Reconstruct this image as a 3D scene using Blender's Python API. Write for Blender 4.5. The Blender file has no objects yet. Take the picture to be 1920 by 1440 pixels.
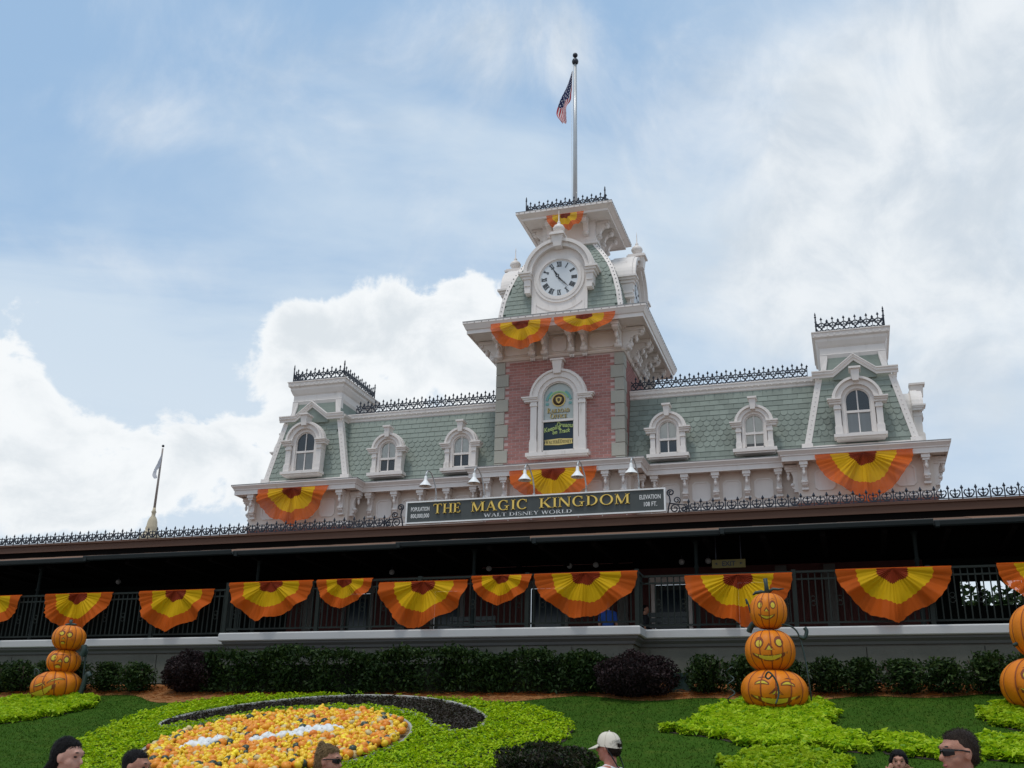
import bpy, bmesh, math, random
import numpy as np
from mathutils import Matrix, Vector
random.seed(7)
sc = bpy.context.scene
col = sc.collection
PI = math.pi
R = math.radians
# ---------------------------------------------------------------- camera
cam = bpy.data.cameras.new('camera'); cam_o = bpy.data.objects.new('camera', cam); col.objects.link(cam_o)
YAW, PIT, ROL = 0.3132, 0.3488, 0.0219
fw = Vector((-math.sin(YAW)*math.cos(PIT), math.cos(YAW)*math.cos(PIT), math.sin(PIT)))
rt = Vector((math.cos(YAW), math.sin(YAW), 0)); up = rt.cross(fw)
r2 = rt*math.cos(ROL)+up*math.sin(ROL); u2 = up*math.cos(ROL)-rt*math.sin(ROL)
m = Matrix((r2, u2, -fw)).transposed().to_4x4(); m.translation = (8.3877, -30.8508, -0.3084)
cam_o.matrix_world = m
cam.sensor_width = 36; cam.lens = 36*1969.12/1920; cam.clip_end = 3000; cam.clip_start = .05
sc.camera = cam_o
# ---------------------------------------------------------------- sky, sun, exposure
SUN_EL, SUN_AZ = 71, 200      # azimuth clockwise from +Y
sc.view_settings.view_transform = 'Standard'; sc.view_settings.look = 'None'; sc.view_settings.gamma = 1
sc.view_settings.exposure = 0.20
world = bpy.data.worlds.new('World'); sc.world = world; world.use_nodes = True
nt = world.node_tree; nt.nodes.clear()
class NT:
    def __init__(s, t): s.t = t
    def n(s, typ, **kw):
        a = s.t.nodes.new(typ)
        for k, v in kw.items(): setattr(a, k, v)
        return a
    def lk(s, src, dst):
        if isinstance(src, (int, float)): dst.default_value = src
        elif isinstance(src, (tuple, list)): dst.default_value = src
        else: s.t.links.new(src, dst)
    def ma(s, op, a, b=None, c=None, clamp=False):
        x = s.n('ShaderNodeMath', operation=op, use_clamp=clamp)
        s.lk(a, x.inputs[0])
        if b is not None: s.lk(b, x.inputs[1])
        if c is not None: s.lk(c, x.inputs[2])
        return x.outputs[0]
    def noise(s, vec, scale, detail=4, rough=.5, dist=0., dim='3D'):
        x = s.n('ShaderNodeTexNoise', noise_dimensions=dim)
        s.lk(vec, x.inputs['Vector']); s.lk(scale, x.inputs['Scale']); s.lk(detail, x.inputs['Detail'])
        s.lk(rough, x.inputs['Roughness']); s.lk(dist, x.inputs['Distortion'])
        return x.outputs['Fac']
    def sstep(s, v, lo, hi):
        x = s.n('ShaderNodeMapRange', interpolation_type='SMOOTHSTEP')
        s.lk(v, x.inputs[0]); s.lk(lo, x.inputs[1]); s.lk(hi, x.inputs[2]); s.lk(0., x.inputs[3]); s.lk(1., x.inputs[4])
        return x.outputs[0]
    def mix(s, f, a, b):
        x = s.n('ShaderNodeMix', data_type='RGBA')
        s.lk(f, x.inputs[0]); s.lk(a, x.inputs[6]); s.lk(b, x.inputs[7])
        return x.outputs[2]
    def comb(s, x, y, z):
        c = s.n('ShaderNodeCombineXYZ'); s.lk(x, c.inputs[0]); s.lk(y, c.inputs[1]); s.lk(z, c.inputs[2]); return c.outputs[0]
W = NT(nt)
tc = W.n('ShaderNodeTexCoord'); sep = W.n('ShaderNodeSeparateXYZ'); W.lk(tc.outputs['Generated'], sep.inputs[0])
dx, dy, dz = sep.outputs
sky = W.n('ShaderNodeTexSky', sky_type='NISHITA', sun_disc=False, sun_elevation=R(SUN_EL), sun_rotation=R(SUN_AZ))
sky.air_density = 1.0; sky.dust_density = 0.6; sky.ozone_density = 1.6; sky.altitude = 10
az = W.ma('ARCTAN2', dx, dy); el = W.ma('ARCSINE', dz)
# high thin cloud: streaks on a plane overhead
zz = W.ma('ADD', W.ma('MAXIMUM', dz, 0.02), .16)
px = W.ma('DIVIDE', dx, zz); py = W.ma('DIVIDE', dy, zz)
ca, sa = math.cos(R(28)), math.sin(R(28))
su = W.ma('ADD', W.ma('MULTIPLY', px, ca), W.ma('MULTIPLY', py, sa))
sv = W.ma('SUBTRACT', W.ma('MULTIPLY', py, ca), W.ma('MULTIPLY', px, sa))
streak = W.noise(W.comb(W.ma('MULTIPLY', su, .75), W.ma('MULTIPLY', sv, 2.1), 3.7), 1.15, 8, .57, .55)
broad = W.noise(W.comb(px, py, 1.3), .85, 5, .55, .3)
wisp = W.sstep(W.ma('ADD', W.ma('MULTIPLY', streak, .62), W.ma('MULTIPLY', broad, .55)), .43, .72)
# heaped cloud: lumps seen over and beside the tower, the same kind of heap elsewhere by noise
P2 = W.comb(az, el, 0.)
lump = W.noise(W.comb(W.ma('MULTIPLY', az, 1.), W.ma('MULTIPLY', el, 1.35), 5.2), 10.0, 10, .60, .35)
fine = W.noise(W.comb(az, el, 2.2), 30.0, 6, .6, .3)
BLOBS = [(-0.53, 0.377, 0.039, 0.039, 0.8), (-0.446, 0.401, 0.052, 0.045, 0.9), (-0.357, 0.424, 0.044, 0.043, 0.95), (-0.435, 0.324, 0.123, 0.065, 1.0), (-0.346, 0.348, 0.065, 0.061, 0.9), (-0.786, 0.317, 0.039, 0.045, 0.95), (-0.762, 0.27, 0.066, 0.041, 0.9), (-0.65, 0.256, 0.052, 0.031, 0.75), (-0.698, 0.265, 0.023, 0.019, 0.3), (-0.564, 0.269, 0.06, 0.044, 0.65), (-0.708, 0.212, 0.129, 0.032, 0.7), (0.168, 0.596, 0.158, 0.115, 1.0), (0.044, 0.555, 0.128, 0.085, 0.65), (0.083, 0.46, 0.145, 0.078, 0.65), (-0.107, 0.601, 0.095, 0.055, 0.5), (-0.083, 0.459, 0.114, 0.058, 0.5), (0.115, 0.338, 0.111, 0.069, 0.6), (-0.297, 0.663, 0.146, 0.05, 0.45), (-0.025, 0.39, 0.127, 0.053, 0.45), (-0.69, 0.548, 0.178, 0.031, 0.35), (-0.73, 0.427, 0.129, 0.028, 0.35)]
def blobs(BL):
  field = None
  for (a0, e0, ra, re, wt) in BL:
      da = W.ma('DIVIDE', W.ma('SUBTRACT', az, a0), ra); de = W.ma('DIVIDE', W.ma('SUBTRACT', el, e0), re)
      d2 = W.ma('ADD', W.ma('MULTIPLY', da, da), W.ma('MULTIPLY', de, de))
      g = W.ma('MULTIPLY', W.ma('EXPONENT', W.ma('MULTIPLY', d2, -1.0)), wt)
      field = g if field is None else W.ma('ADD', field, g)
  return field
field = W.ma('MINIMUM', blobs(BLOBS[:11]), .85); soft = W.ma('MINIMUM', blobs(BLOBS[11:]), .95)
rest = W.noise(W.comb(az, W.ma('MULTIPLY', el, 1.8), 9.1), 1.6, 3, .5)
rest = W.ma('MULTIPLY', W.sstep(rest, .52, .72), W.sstep(W.ma('ABSOLUTE', W.ma('ADD', az, .31)), .62, .85))
rest = W.ma('MULTIPLY', rest, W.sstep(el, .75, .45))
field = W.ma('ADD', field, rest)
jit = W.ma('ADD', W.ma('MULTIPLY', W.ma('SUBTRACT', lump, .5), 1.75), W.ma('MULTIPLY', W.ma('SUBTRACT', fine, .5), .5))
heap = W.ma('ADD', field, jit)
swirl = W.noise(W.comb(az, el, 4.4), 5.5, 8, .6, .6)
hmask = W.sstep(heap, .42, .62)
smask = W.sstep(W.ma('ADD', soft, W.ma('MULTIPLY', W.ma('SUBTRACT', swirl, .5), 1.6)), .05, .95)
scol = W.mix(W.sstep(W.noise(W.comb(az, el, 6.6), 9.0, 6, .6, .4), .35, .7), (9.0, 9.25, 9.4, 1), (6.3, 6.95, 7.6, 1))
hbody = W.sstep(W.ma('ADD', heap, W.ma('MULTIPLY', W.ma('SUBTRACT', lump, .5), 1.2)), .5, 1.35)
horiz = W.sstep(el, .42, .06)
hcol = W.mix(hbody, (9.3, 9.55, 9.7, 1), (7.3, 7.8, 8.2, 1))
haze_ = W.mix(.82, sky.outputs[0], (3.75, 5.65, 8.1, 1))          # thin high veil over the whole sky
c1 = W.mix(W.ma('MULTIPLY', wisp, .80), haze_, (6.7, 7.7, 8.65, 1))
c2 = W.mix(W.ma('MULTIPLY', smask, .82), W.mix(W.ma('MULTIPLY', horiz, .80), c1, (7.7, 8.4, 8.95, 1)), scol)
c3 = W.mix(W.ma('MULTIPLY', hmask, .95), c2, hcol)
bg = W.n('ShaderNodeBackground'); W.lk(c3, bg.inputs[0]); bg.inputs[1].default_value = 0.088
wo = W.n('ShaderNodeOutputWorld'); W.lk(bg.outputs[0], wo.inputs[0])
sl = bpy.data.lights.new('sun', 'SUN'); sl.energy = 1.5; sl.angle = R(12); sl.color = (1, .96, .9)
so = bpy.data.objects.new('sun', sl); col.objects.link(so)
sd = Vector((math.sin(R(SUN_AZ))*math.cos(R(SUN_EL)), math.cos(R(SUN_AZ))*math.cos(R(SUN_EL)), math.sin(R(SUN_EL))))
so.rotation_euler = sd.to_track_quat('Z', 'Y').to_euler(); so.location = (0, -20, 40)

# ---------------------------------------------------------------- helpers
WORLD = {}
def link(o, parent=None, Mw=None):
    Mw = Mw or Matrix()
    col.objects.link(o); WORLD[o.name] = Mw.copy()
    if parent is not None:
        o.parent = parent; o.matrix_basis = WORLD[parent.name].inverted() @ Mw
    else: o.matrix_basis = Mw
    return o
def tag(o, label=None, cat=None, group=None, kind=None):
    if label: o['label'] = label
    if cat: o['category'] = cat
    if group: o['group'] = group
    if kind: o['kind'] = kind
    return o
def thing(name, label, cat, loc=(0, 0, 0), rz=0, group=None):
    o = bpy.data.objects.new(name, None); o.empty_display_size = .2
    link(o, None, Matrix.Translation(loc) @ Matrix.Rotation(rz, 4, 'Z'))
    return tag(o, label, cat, group)
def kids(o): return [c for c in ALLK.get(o.name, [])]
def copy_tree(o, M, label=None, parent=None, rename=None):
    c = o.copy(); col.objects.link(c)
    if parent is None: c.matrix_basis = M
    else: c.parent = parent
    if label: c['label'] = label
    for ch in list(o.children): copy_tree(ch, None, None, c)
    return c
def T(x, y, z): return Matrix.Translation((x, y, z))
def RZ(a): return Matrix.Rotation(a, 4, 'Z')
class MB:
    def __init__(s, xf=None): s.v = []; s.f = []; s.mi = []; s.sm = []; s.xf = xf
    def add(s, vs, fs, mi=0, smooth=False):
        b = len(s.v)
        if s.xf is not None: vs = [tuple(s.xf @ Vector(p)) for p in vs]
        s.v.extend([tuple(p) for p in vs]); s.f.extend([tuple(b+i for i in f) for f in fs])
        s.mi.extend([mi]*len(fs)); s.sm.extend([smooth]*len(fs)); return s
    def box(s, x0, x1, y0, y1, z0, z1, mi=0):
        return s.add([(x0,y0,z0),(x1,y0,z0),(x1,y1,z0),(x0,y1,z0),(x0,y0,z1),(x1,y0,z1),(x1,y1,z1),(x0,y1,z1)],
              [(0,3,2,1),(4,5,6,7),(0,1,5,4),(1,2,6,5),(2,3,7,6),(3,0,4,7)], mi)
    def prism(s, poly, y0, y1, mi=0):           # poly in (x, z), extruded along y
        n = len(poly)
        a = sum(poly[i][0]*poly[(i+1)%n][1]-poly[(i+1)%n][0]*poly[i][1] for i in range(n))
        if a < 0: poly = poly[::-1]
        vs = [(x, y0, z) for x, z in poly]+[(x, y1, z) for x, z in poly]
        fs = [tuple(range(n)), tuple(range(2*n-1, n-1, -1))]+[(i, n+i, n+(i+1)%n, (i+1)%n) for i in range(n)]
        return s.add(vs, fs, mi)
    def prism_x(s, poly, x0, x1, mi=0):         # poly in (y, z), extruded along x
        n = len(poly)
        a = sum(poly[i][0]*poly[(i+1)%n][1]-poly[(i+1)%n][0]*poly[i][1] for i in range(n))
        if a < 0: poly = poly[::-1]
        vs = [(x0, y, z) for y, z in poly]+[(x1, y, z) for y, z in poly]
        fs = [tuple(range(n-1, -1, -1)), tuple(range(n, 2*n))]+[((i+1)%n, n+(i+1)%n, n+i, i) for i in range(n)]
        return s.add(vs, fs, mi)
    def arch(s, cx, cz, ri, ro, a0, a1, y0, y1, n=18, mi=0, smooth=False):
        vs = []; fs = []
        for i in range(n+1):
            a = a0+(a1-a0)*i/n; c, q = math.cos(a), math.sin(a)
            vs += [(cx+ri*c, y0, cz+ri*q), (cx+ro*c, y0, cz+ro*q), (cx+ro*c, y1, cz+ro*q), (cx+ri*c, y1, cz+ri*q)]
        full = abs(abs(a1-a0)-2*PI) < 1e-4
        for i in range(n):
            p, q = 4*i, 4*(i+1)
            for j in range(4): fs.append((p+j, p+(j+1)%4, q+(j+1)%4, q+j))
        if not full: fs += [(3, 2, 1, 0), tuple(4*n+j for j in range(4))]
        if a1 > a0: fs = [f[::-1] for f in fs]
        return s.add(vs, fs, mi, smooth)
    def lathe(s, prof, n=12, c=(0, 0, 0), mi=0, smooth=True, sx=1, sy=1):
        vs = []; fs = []
        for (r, z) in prof:
            for k in range(n):
                a = 2*PI*k/n; vs.append((c[0]+r*math.cos(a)*sx, c[1]+r*math.sin(a)*sy, c[2]+z))
        for i in range(len(prof)-1):
            for k in range(n):
                p, q = i*n, (i+1)*n; fs.append((p+k, p+(k+1)%n, q+(k+1)%n, q+k))
        fs += [tuple(range(n-1, -1, -1)), tuple(range((len(prof)-1)*n, len(prof)*n))]
        return s.add(vs, fs, mi, smooth)
    def tube(s, pts, r, n=5, mi=0, smooth=True, closed=False):
        pts = [Vector(p) for p in pts]; N = len(pts); vs = []; fs = []
        ref = Vector((0, 1, 0))
        for i, p in enumerate(pts):
            d = (pts[(i+1) % N]-pts[i-1]) if closed else (pts[min(i+1, N-1)]-pts[max(i-1, 0)])
            if d.length < 1e-9: d = Vector((0, 0, 1))
            d.normalize()
            a = ref if abs(d.dot(ref)) < .95 else Vector((1, 0, 0))
            e1 = d.cross(a).normalized(); e2 = d.cross(e1)
            rr = r[i] if isinstance(r, (list, tuple)) else r
            for k in range(n):
                t = 2*PI*k/n+PI/4; vs.append(tuple(p+e1*(rr*math.cos(t))+e2*(rr*math.sin(t))))
        for i in range(N if closed else N-1):
            p, q = i*n, ((i+1) % N)*n
            for k in range(n): fs.append((p+k, q+k, q+(k+1)%n, p+(k+1)%n))
        if not closed: fs += [tuple(range(n)), tuple(range((N-1)*n+n-1, (N-1)*n-1, -1))]
        return s.add(vs, fs, mi, smooth)
    def ball(s, c, r, nu=10, nv=7, mi=0):
        rx, ry, rz = r if isinstance(r, tuple) else (r, r, r)
        prof = [(math.sin(PI*j/nv), -math.cos(PI*j/nv)) for j in range(nv+1)]
        vs = []; fs = []
        for (q, z) in prof:
            for k in range(nu):
                a = 2*PI*k/nu; vs.append((c[0]+rx*max(q, .02)*math.cos(a), c[1]+ry*max(q, .02)*math.sin(a), c[2]+rz*z))
        for j in range(nv):
            for k in range(nu): fs.append((j*nu+k, j*nu+(k+1)%nu, (j+1)*nu+(k+1)%nu, (j+1)*nu+k))
        fs += [tuple(range(nu-1, -1, -1)), tuple(range(nv*nu, nv*nu+nu))]
        return s.add(vs, fs, mi, True)
    def mould(s, path, prof, closed=False, mi=0, caps=True):   # path in xy walked with the outside on its right; prof (out, z)
        N = len(path); P = [Vector((p[0], p[1])) for p in path]
        offs = []
        for i in range(N):
            def nrm(a, b): d = (b-a).normalized(); return Vector((d.y, -d.x))
            ns = []
            if closed or i > 0: ns.append(nrm(P[i-1], P[i]))
            if closed or i < N-1: ns.append(nrm(P[i], P[(i+1) % N]))
            if len(ns) == 1: offs.append(ns[0])
            else:
                b = ns[0]+ns[1]; offs.append(b/(1+ns[0].dot(ns[1])))
        k = len(prof); vs = []; fs = []
        for i in range(N):
            for (o, z) in prof: q = P[i]+offs[i]*o; vs.append((q.x, q.y, z))
        for i in range(N if closed else N-1):
            a, b = i*k, ((i+1) % N)*k
            for j in range(k-1): fs.append((a+j, a+j+1, b+j+1, b+j))
        fs = [f[::-1] for f in fs]
        if caps and not closed: fs += [tuple(range(k)), tuple((N-1)*k+j for j in range(k-1, -1, -1))]
        return s.add(vs, fs, mi)
    def mesh(s, name, mats):
        me = bpy.data.meshes.new(name); me.from_pydata(s.v, [], s.f)
        for q in (mats if isinstance(mats, (list, tuple)) else [mats]): me.materials.append(q)
        me.polygons.foreach_set('material_index', s.mi); me.polygons.foreach_set('use_smooth', s.sm)
        me.update(); return me
    def build(s, name, mats, parent=None, M=None):
        return link(bpy.data.objects.new(name, s.mesh(name, mats)), parent, M)
def put(name, me, parent=None, M=None): return link(bpy.data.objects.new(name, me), parent, M)
def arcp(cx, cz, r, a0, a1, n=8, y=0, rz=None):
    rz = rz or r
    return [(cx+r*math.cos(R(a0+(a1-a0)*i/n)), y, cz+rz*math.sin(R(a0+(a1-a0)*i/n))) for i in range(n+1)]
def quads(name, V, mats, mi=None, smooth=False, n=4):      # V: (k, n, 3) numpy of separate n-gons
    k = len(V); me = bpy.data.meshes.new(name)
    me.vertices.add(k*n); me.vertices.foreach_set('co', np.ascontiguousarray(V, dtype=np.float32).ravel())
    me.loops.add(k*n); me.loops.foreach_set('vertex_index', np.arange(k*n, dtype=np.int32))
    me.polygons.add(k); me.polygons.foreach_set('loop_start', np.arange(k, dtype=np.int32)*n); me.polygons.foreach_set('loop_total', np.full(k, n, dtype=np.int32))
    for q in (mats if isinstance(mats, (list, tuple)) else [mats]): me.materials.append(q)
    if mi is not None: me.polygons.foreach_set('material_index', mi.astype(np.int32))
    me.update(calc_edges=True); me.validate(); return me
# ---------------------------------------------------------------- materials
MATS = {}
def mat(name, c, rough=.6, var=0., namt=0., nscale=2., bump=0., bscale=30., metal=0., spec=.4, trans=0., hue=0., c2=None, c2lo=.55, c2hi=.75, c2scale=1.5, aniso=(1, 1, 1), sheen=0., clear=0., sss=0.):
    if name in MATS: return MATS[name]
    M_ = bpy.data.materials.new(name); M_.use_nodes = True; t = M_.node_tree; t.nodes.clear(); N = NT(t)
    bs = N.n('ShaderNodeBsdfPrincipled'); out = N.n('ShaderNodeOutputMaterial')
    geo = N.n('ShaderNodeNewGeometry'); mp = N.n('ShaderNodeMapping'); N.lk(geo.outputs['Position'], mp.inputs[0]); mp.inputs['Scale'].default_value = aniso
    pos = mp.outputs[0]
    colr = (c[0], c[1], c[2], 1)
    if c2 is not None:
        colr = N.mix(N.sstep(N.noise(pos, c2scale, 6, .6), c2lo, c2hi), colr, (c2[0], c2[1], c2[2], 1))
    val = 1.0
    if var or namt or hue:
        oi = N.n('ShaderNodeObjectInfo')
        val = N.ma('ADD', 1.0, N.ma('MULTIPLY', N.ma('SUBTRACT', oi.outputs['Random'], .5), 2*var))
        if namt: val = N.ma('ADD', val, N.ma('MULTIPLY', N.ma('SUBTRACT', N.noise(pos, nscale, 6, .6), .5), 2*namt))
        hs = N.n('ShaderNodeHueSaturation'); N.lk(colr, hs.inputs['Color']); N.lk(val, hs.inputs['Value'])
        if hue: N.lk(N.ma('ADD', .5, N.ma('MULTIPLY', N.ma('SUBTRACT', oi.outputs['Random'], .5), hue)), hs.inputs['Hue'])
        colr = hs.outputs[0]
    N.lk(colr, bs.inputs['Base Color'])
    bs.inputs['Roughness'].default_value = rough; bs.inputs['Metallic'].default_value = metal
    bs.inputs['Specular IOR Level'].default_value = spec
    if sss: bs.inputs['Subsurface Weight'].default_value = sss; bs.inputs['Subsurface Radius'].default_value = (.012, .004, .002); bs.inputs['Subsurface Scale'].default_value = 1.0
    if sheen: bs.inputs['Sheen Weight'].default_value = sheen
    if bump:
        bp = N.n('ShaderNodeBump'); bp.inputs['Strength'].default_value = bump; bp.inputs['Distance'].default_value = .02
        N.lk(N.noise(pos, bscale, 5, .6), bp.inputs['Height']); N.lk(bp.outputs[0], bs.inputs['Normal'])
    sh = bs.outputs[0]
    if trans:
        tr = N.n('ShaderNodeBsdfTranslucent'); N.lk(colr, tr.inputs[0])
        mx = N.n('ShaderNodeMixShader'); mx.inputs[0].default_value = trans; N.lk(sh, mx.inputs[1]); N.lk(tr.outputs[0], mx.inputs[2]); sh = mx.outputs[0]
    if clear:
        tp = N.n('ShaderNodeBsdfTransparent'); mx = N.n('ShaderNodeMixShader'); mx.inputs[0].default_value = clear; N.lk(sh, mx.inputs[1]); N.lk(tp.outputs[0], mx.inputs[2]); sh = mx.outputs[0]
    N.lk(sh, out.inputs[0]); MATS[name] = M_; return M_
white = mat('white_paint', (.73, .675, .63), .5, 0, .09, 1.7, .12, 14, c2=(.50, .45, .40), c2lo=.56, c2hi=.85, c2scale=2.6, aniso=(1.6, 1.6, .5))
cream = mat('cream_frieze', (.66, .575, .505), .55, 0, .08, 1.5, .1, 14)
slate = mat('green_slate', (.222, .254, .219), .8, .14, .16, 1.6, .3, 30, c2=(.17, .197, .17), c2lo=.5, c2hi=.8, c2scale=1.1)
slate_bed = mat('slate_bedding', (.10, .13, .11), .9)
brick_m = mat('brick', (.36, .165, .145), .85, .16, .12, 5, .3, 60)
mortar = mat('mortar', (.50, .38, .35), .9, 0, .1, 8)
quoin_m = mat('quoin_stone', (.35, .335, .285), .8, .08, .1, 3, .25, 30)
iron = mat('black_iron', (.018, .022, .034), .45, 0, .2, 4)
railm = mat('green_black_rail', (.016, .021, .018), .6, 0, .15, 4, spec=.15)
fascia_m = mat('brown_wood', (.095, .045, .026), .7, .08, .15, 3, .2, 20, aniso=(.4, 4, 4))
shingle_m = mat('brown_shingle', (.15, .078, .045), .85, .2, .15, 4, .3, 30)
gutter_m = mat('dark_gutter', (.010, .015, .015), .5, 0, .15, 2, spec=.25)
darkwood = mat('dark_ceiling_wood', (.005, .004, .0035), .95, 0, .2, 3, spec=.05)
platform_m = mat('platform_concrete', (.18, .17, .155), .9, 0, .15, 1.5)
coping_m = mat('painted_coping', (.47, .465, .45), .6, 0, .07, 1.2, .1, 12, c2=(.42, .41, .39), c2lo=.6, c2hi=.85, c2scale=1.8)
under_m = mat('grey_coping_moulding', (.11, .11, .107), .7, 0, .1, 2)
stone_m = mat('cast_stone_wall', (.125, .118, .096), .88, .06, .18, 1.1, .3, 26, c2=(.08, .077, .062), c2lo=.45, c2hi=.8, c2scale=.9)
orange_f = mat('orange_cloth', (.74, .135, .010), .65, .08, .08, 4, trans=.40, spec=.15, clear=.24)
yellow_f = mat('yellow_cloth', (.84, .50, .004), .65, .06, .08, 4, trans=.40, spec=.15, clear=.15)
red_f = mat('rust_cloth', (.25, .030, .006), .65, .06, .08, 4, trans=.28, spec=.15, clear=.08)
sign_m = mat('sign_grey', (.062, .070, .066), .45, 0, .1, 1.5)
white2 = mat('bright_white_enamel', (.80, .80, .78), .35)
gold = mat('gold_leaf', (.83, .55, .13), .28, 0, .1, 6, metal=.75)
goldp = mat('gold_paint', (.62, .45, .14), .5)
glyph_w = mat('pale_lettering', (.78, .79, .77), .5)
dark_glass_back = mat('dark_room', (.035, .042, .05), .6)
blind = mat('window_blind', (.78, .76, .70), .8, 0, .08, 2)
lace = mat('grey_curtain', (.46, .455, .44), .85, 0, .12, 9, aniso=(1, 1, .1))
lead = mat('lead_flashing', (.22, .22, .22), .5)
steel = mat('flagpole_metal', (.46, .47, .47), .35, 0, .1, 3, metal=.3)
def glass_mat():
    M_ = bpy.data.materials.new('window_glass'); M_.use_nodes = True; t = M_.node_tree; t.nodes.clear(); N = NT(t)
    gl = N.n('ShaderNodeBsdfGlossy'); gl.inputs['Roughness'].default_value = .04; tr = N.n('ShaderNodeBsdfTransparent'); tr.inputs[0].default_value = (.95, .97, .97, 1)
    fr = N.n('ShaderNodeFresnel'); fr.inputs[0].default_value = 1.5
    mx = N.n('ShaderNodeMixShader'); N.lk(N.ma('ADD', fr.outputs[0], .03), mx.inputs[0]); N.lk(tr.outputs[0], mx.inputs[1]); N.lk(gl.outputs[0], mx.inputs[2])
    o = N.n('ShaderNodeOutputMaterial'); N.lk(mx.outputs[0], o.inputs[0]); return M_
glass = glass_mat()
# ---------------------------------------------------------------- lettering (stroke-built serif capitals, unit height)
def glyph(mb, ch, x, z, h, y0, y1, sx=1.0, bold=1.0):
    TK, TN, SF = .15*bold, .055*bold, .045*bold
    def ln(xa, za, xb, zb, w):
        d = math.hypot(xb-xa, (zb-za)); nx, nz = -(zb-za)/d*w/2, (xb-xa)/d*w/2
        mb.prism([(x+(p)*h*sx, z+q*h) for p, q in ((xa+nx, za+nz), (xa-nx, za-nz), (xb-nx, zb-nz), (xb+nx, zb+nz))], y0, y1)
    def bar(xa, xb, za, zb): mb.prism([(x+p*h*sx, z+q*h) for p, q in ((xa, za), (xb, za), (xb, zb), (xa, zb))], y0, y1)
    def ser(xc, zb, w=.34): bar(xc-w/2, xc+w/2, zb, zb+SF)
    def stem(xc, w=TK, lo=True, hi=True, z0=0., z1=1.):
        bar(xc-w/2, xc+w/2, z0, z1)
        if lo: ser(xc, 0, w+.18)
        if hi: ser(xc, 1-SF, w+.18)
    def bowl(cx, cz, rx, rz, a0, a1, tk=TK, tn=TN, n=16):
        for i in range(n):
            a, b = a0+(a1-a0)*i/n, a0+(a1-a0)*(i+1)/n
            p = [(cx+rx*math.cos(R(a)), cz+rz*math.sin(R(a))), (cx+rx*math.cos(R(b)), cz+rz*math.sin(R(b))),
                 (cx+(rx-tk)*math.cos(R(b)), cz+(rz-tn)*math.sin(R(b))), (cx+(rx-tk)*math.cos(R(a)), cz+(rz-tn)*math.sin(R(a)))]
            mb.prism([(x+u*h*sx, z+v*h) for u, v in p], y0, y1)
    if ch == 'T': stem(.4, hi=False); bar(0, .8, 1-TN, 1); bar(0, SF, .78, 1); bar(.8-SF, .8, .78, 1); return .84
    if ch == 'H': stem(.16); stem(.74); bar(.16, .74, .47, .47+TN); return .92
    if ch == 'E': stem(.16); bar(.16, .62, 1-TN, 1); bar(.16, .64, 0, TN); bar(.16, .5, .48, .48+TN); bar(.62-SF, .62, .8, 1); bar(.64-SF, .64, 0, .22); bar(.5-SF, .5, .4, .63); return .74
    if ch == 'F': stem(.16); bar(.16, .62, 1-TN, 1); bar(.16, .5, .48, .48+TN); bar(.62-SF, .62, .8, 1); bar(.5-SF, .5, .4, .63); return .7
    if ch == 'M': stem(.12, TN+.01); stem(.92, TK); ln(.14, .98, .5, .03, TK*.95); ln(.5, .03, .88, .98, TN); return 1.08
    if ch == 'A': ln(.12, 0, .44, 1, TN); ln(.42, 1, .76, 0, TK); bar(.22, .64, .33, .33+TN); ser(.12, 0, .26); ser(.76, 0, .34); return .9
    if ch == 'I': stem(.17); return .36
    if ch == 'C': bowl(.46, .5, .44, .52, 48, 318); bar(.74, .74+SF, .68, .98); return .9
    if ch == 'G': bowl(.46, .5, .44, .52, 48, 320); bar(.72, .72+SF, .7, .98); bar(.66, .66+TK*.9, .0, .42); bar(.54, .92, .4, .4+SF); return .98
    if ch == 'K': stem(.16); ln(.22, .4, .72, .97, TN); ln(.36, .56, .78, .02, TK); ser(.74, 1-SF, .26); ser(.78, 0, .3); return .92
    if ch == 'N': stem(.12, TN+.01, hi=True); stem(.82, TN+.01, lo=False); ln(.13, .97, .8, .03, TK); return .96
    if ch == 'D': stem(.16); bowl(.3, .5, .54, .5, -90, 90); bar(.16, .32, 1-TN, 1); bar(.16, .32, 0, TN); return .92
    if ch == 'O': bowl(.5, .5, .49, .52, 0, 360, n=26); return 1.04
    if ch == 'L': stem(.16); bar(.16, .62, 0, TN); bar(.62-SF, .62, 0, .24); return .7
    if ch == 'R': stem(.16); bowl(.26, .75, .38, .25, -90, 90, TK); bar(.16, .3, 1-TN, 1); bar(.16, .3, .5, .5+TN); ln(.36, .52, .72, .03, TK); ser(.74, 0, .22); return .84
    if ch == 'P': stem(.16); bowl(.26, .75, .38, .25, -90, 90, TK); bar(.16, .3, 1-TN, 1); bar(.16, .3, .5, .5+TN); return .72
    if ch == 'S': bowl(.32, .75, .27, .26, 30, 270, TK*.7); bowl(.32, .26, .29, .27, 90, -150, TK*.85); bar(.54, .54+SF, .7, .95); bar(.04, .04+SF, .05, .3); return .68
    if ch == 'W': ln(.08, 1, .34, 0, TK); ln(.34, 0, .56, .98, TN); ln(.54, 1, .82, 0, TK); ln(.82, 0, 1.06, 1, TN); ser(.08, 1-SF, .3); ser(.54, 1-SF, .26); ser(1.06, 1-SF, .24); return 1.16
    if ch == 'Y': stem(.42, hi=False, z1=.48); ln(.1, 1, .43, .44, TK); ln(.42, .44, .76, 1, TN); ser(.1, 1-SF, .3); ser(.76, 1-SF, .26); return .86
    if ch == 'V': ln(.08, 1, .4, 0, TK); ln(.4, 0, .72, 1, TN); ser(.08, 1-SF, .3); ser(.72, 1-SF, .26); return .8
    if ch == 'X': ln(.08, 1, .7, 0, TK); ln(.1, 0, .68, 1, TN); return .78
    return .42
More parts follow.
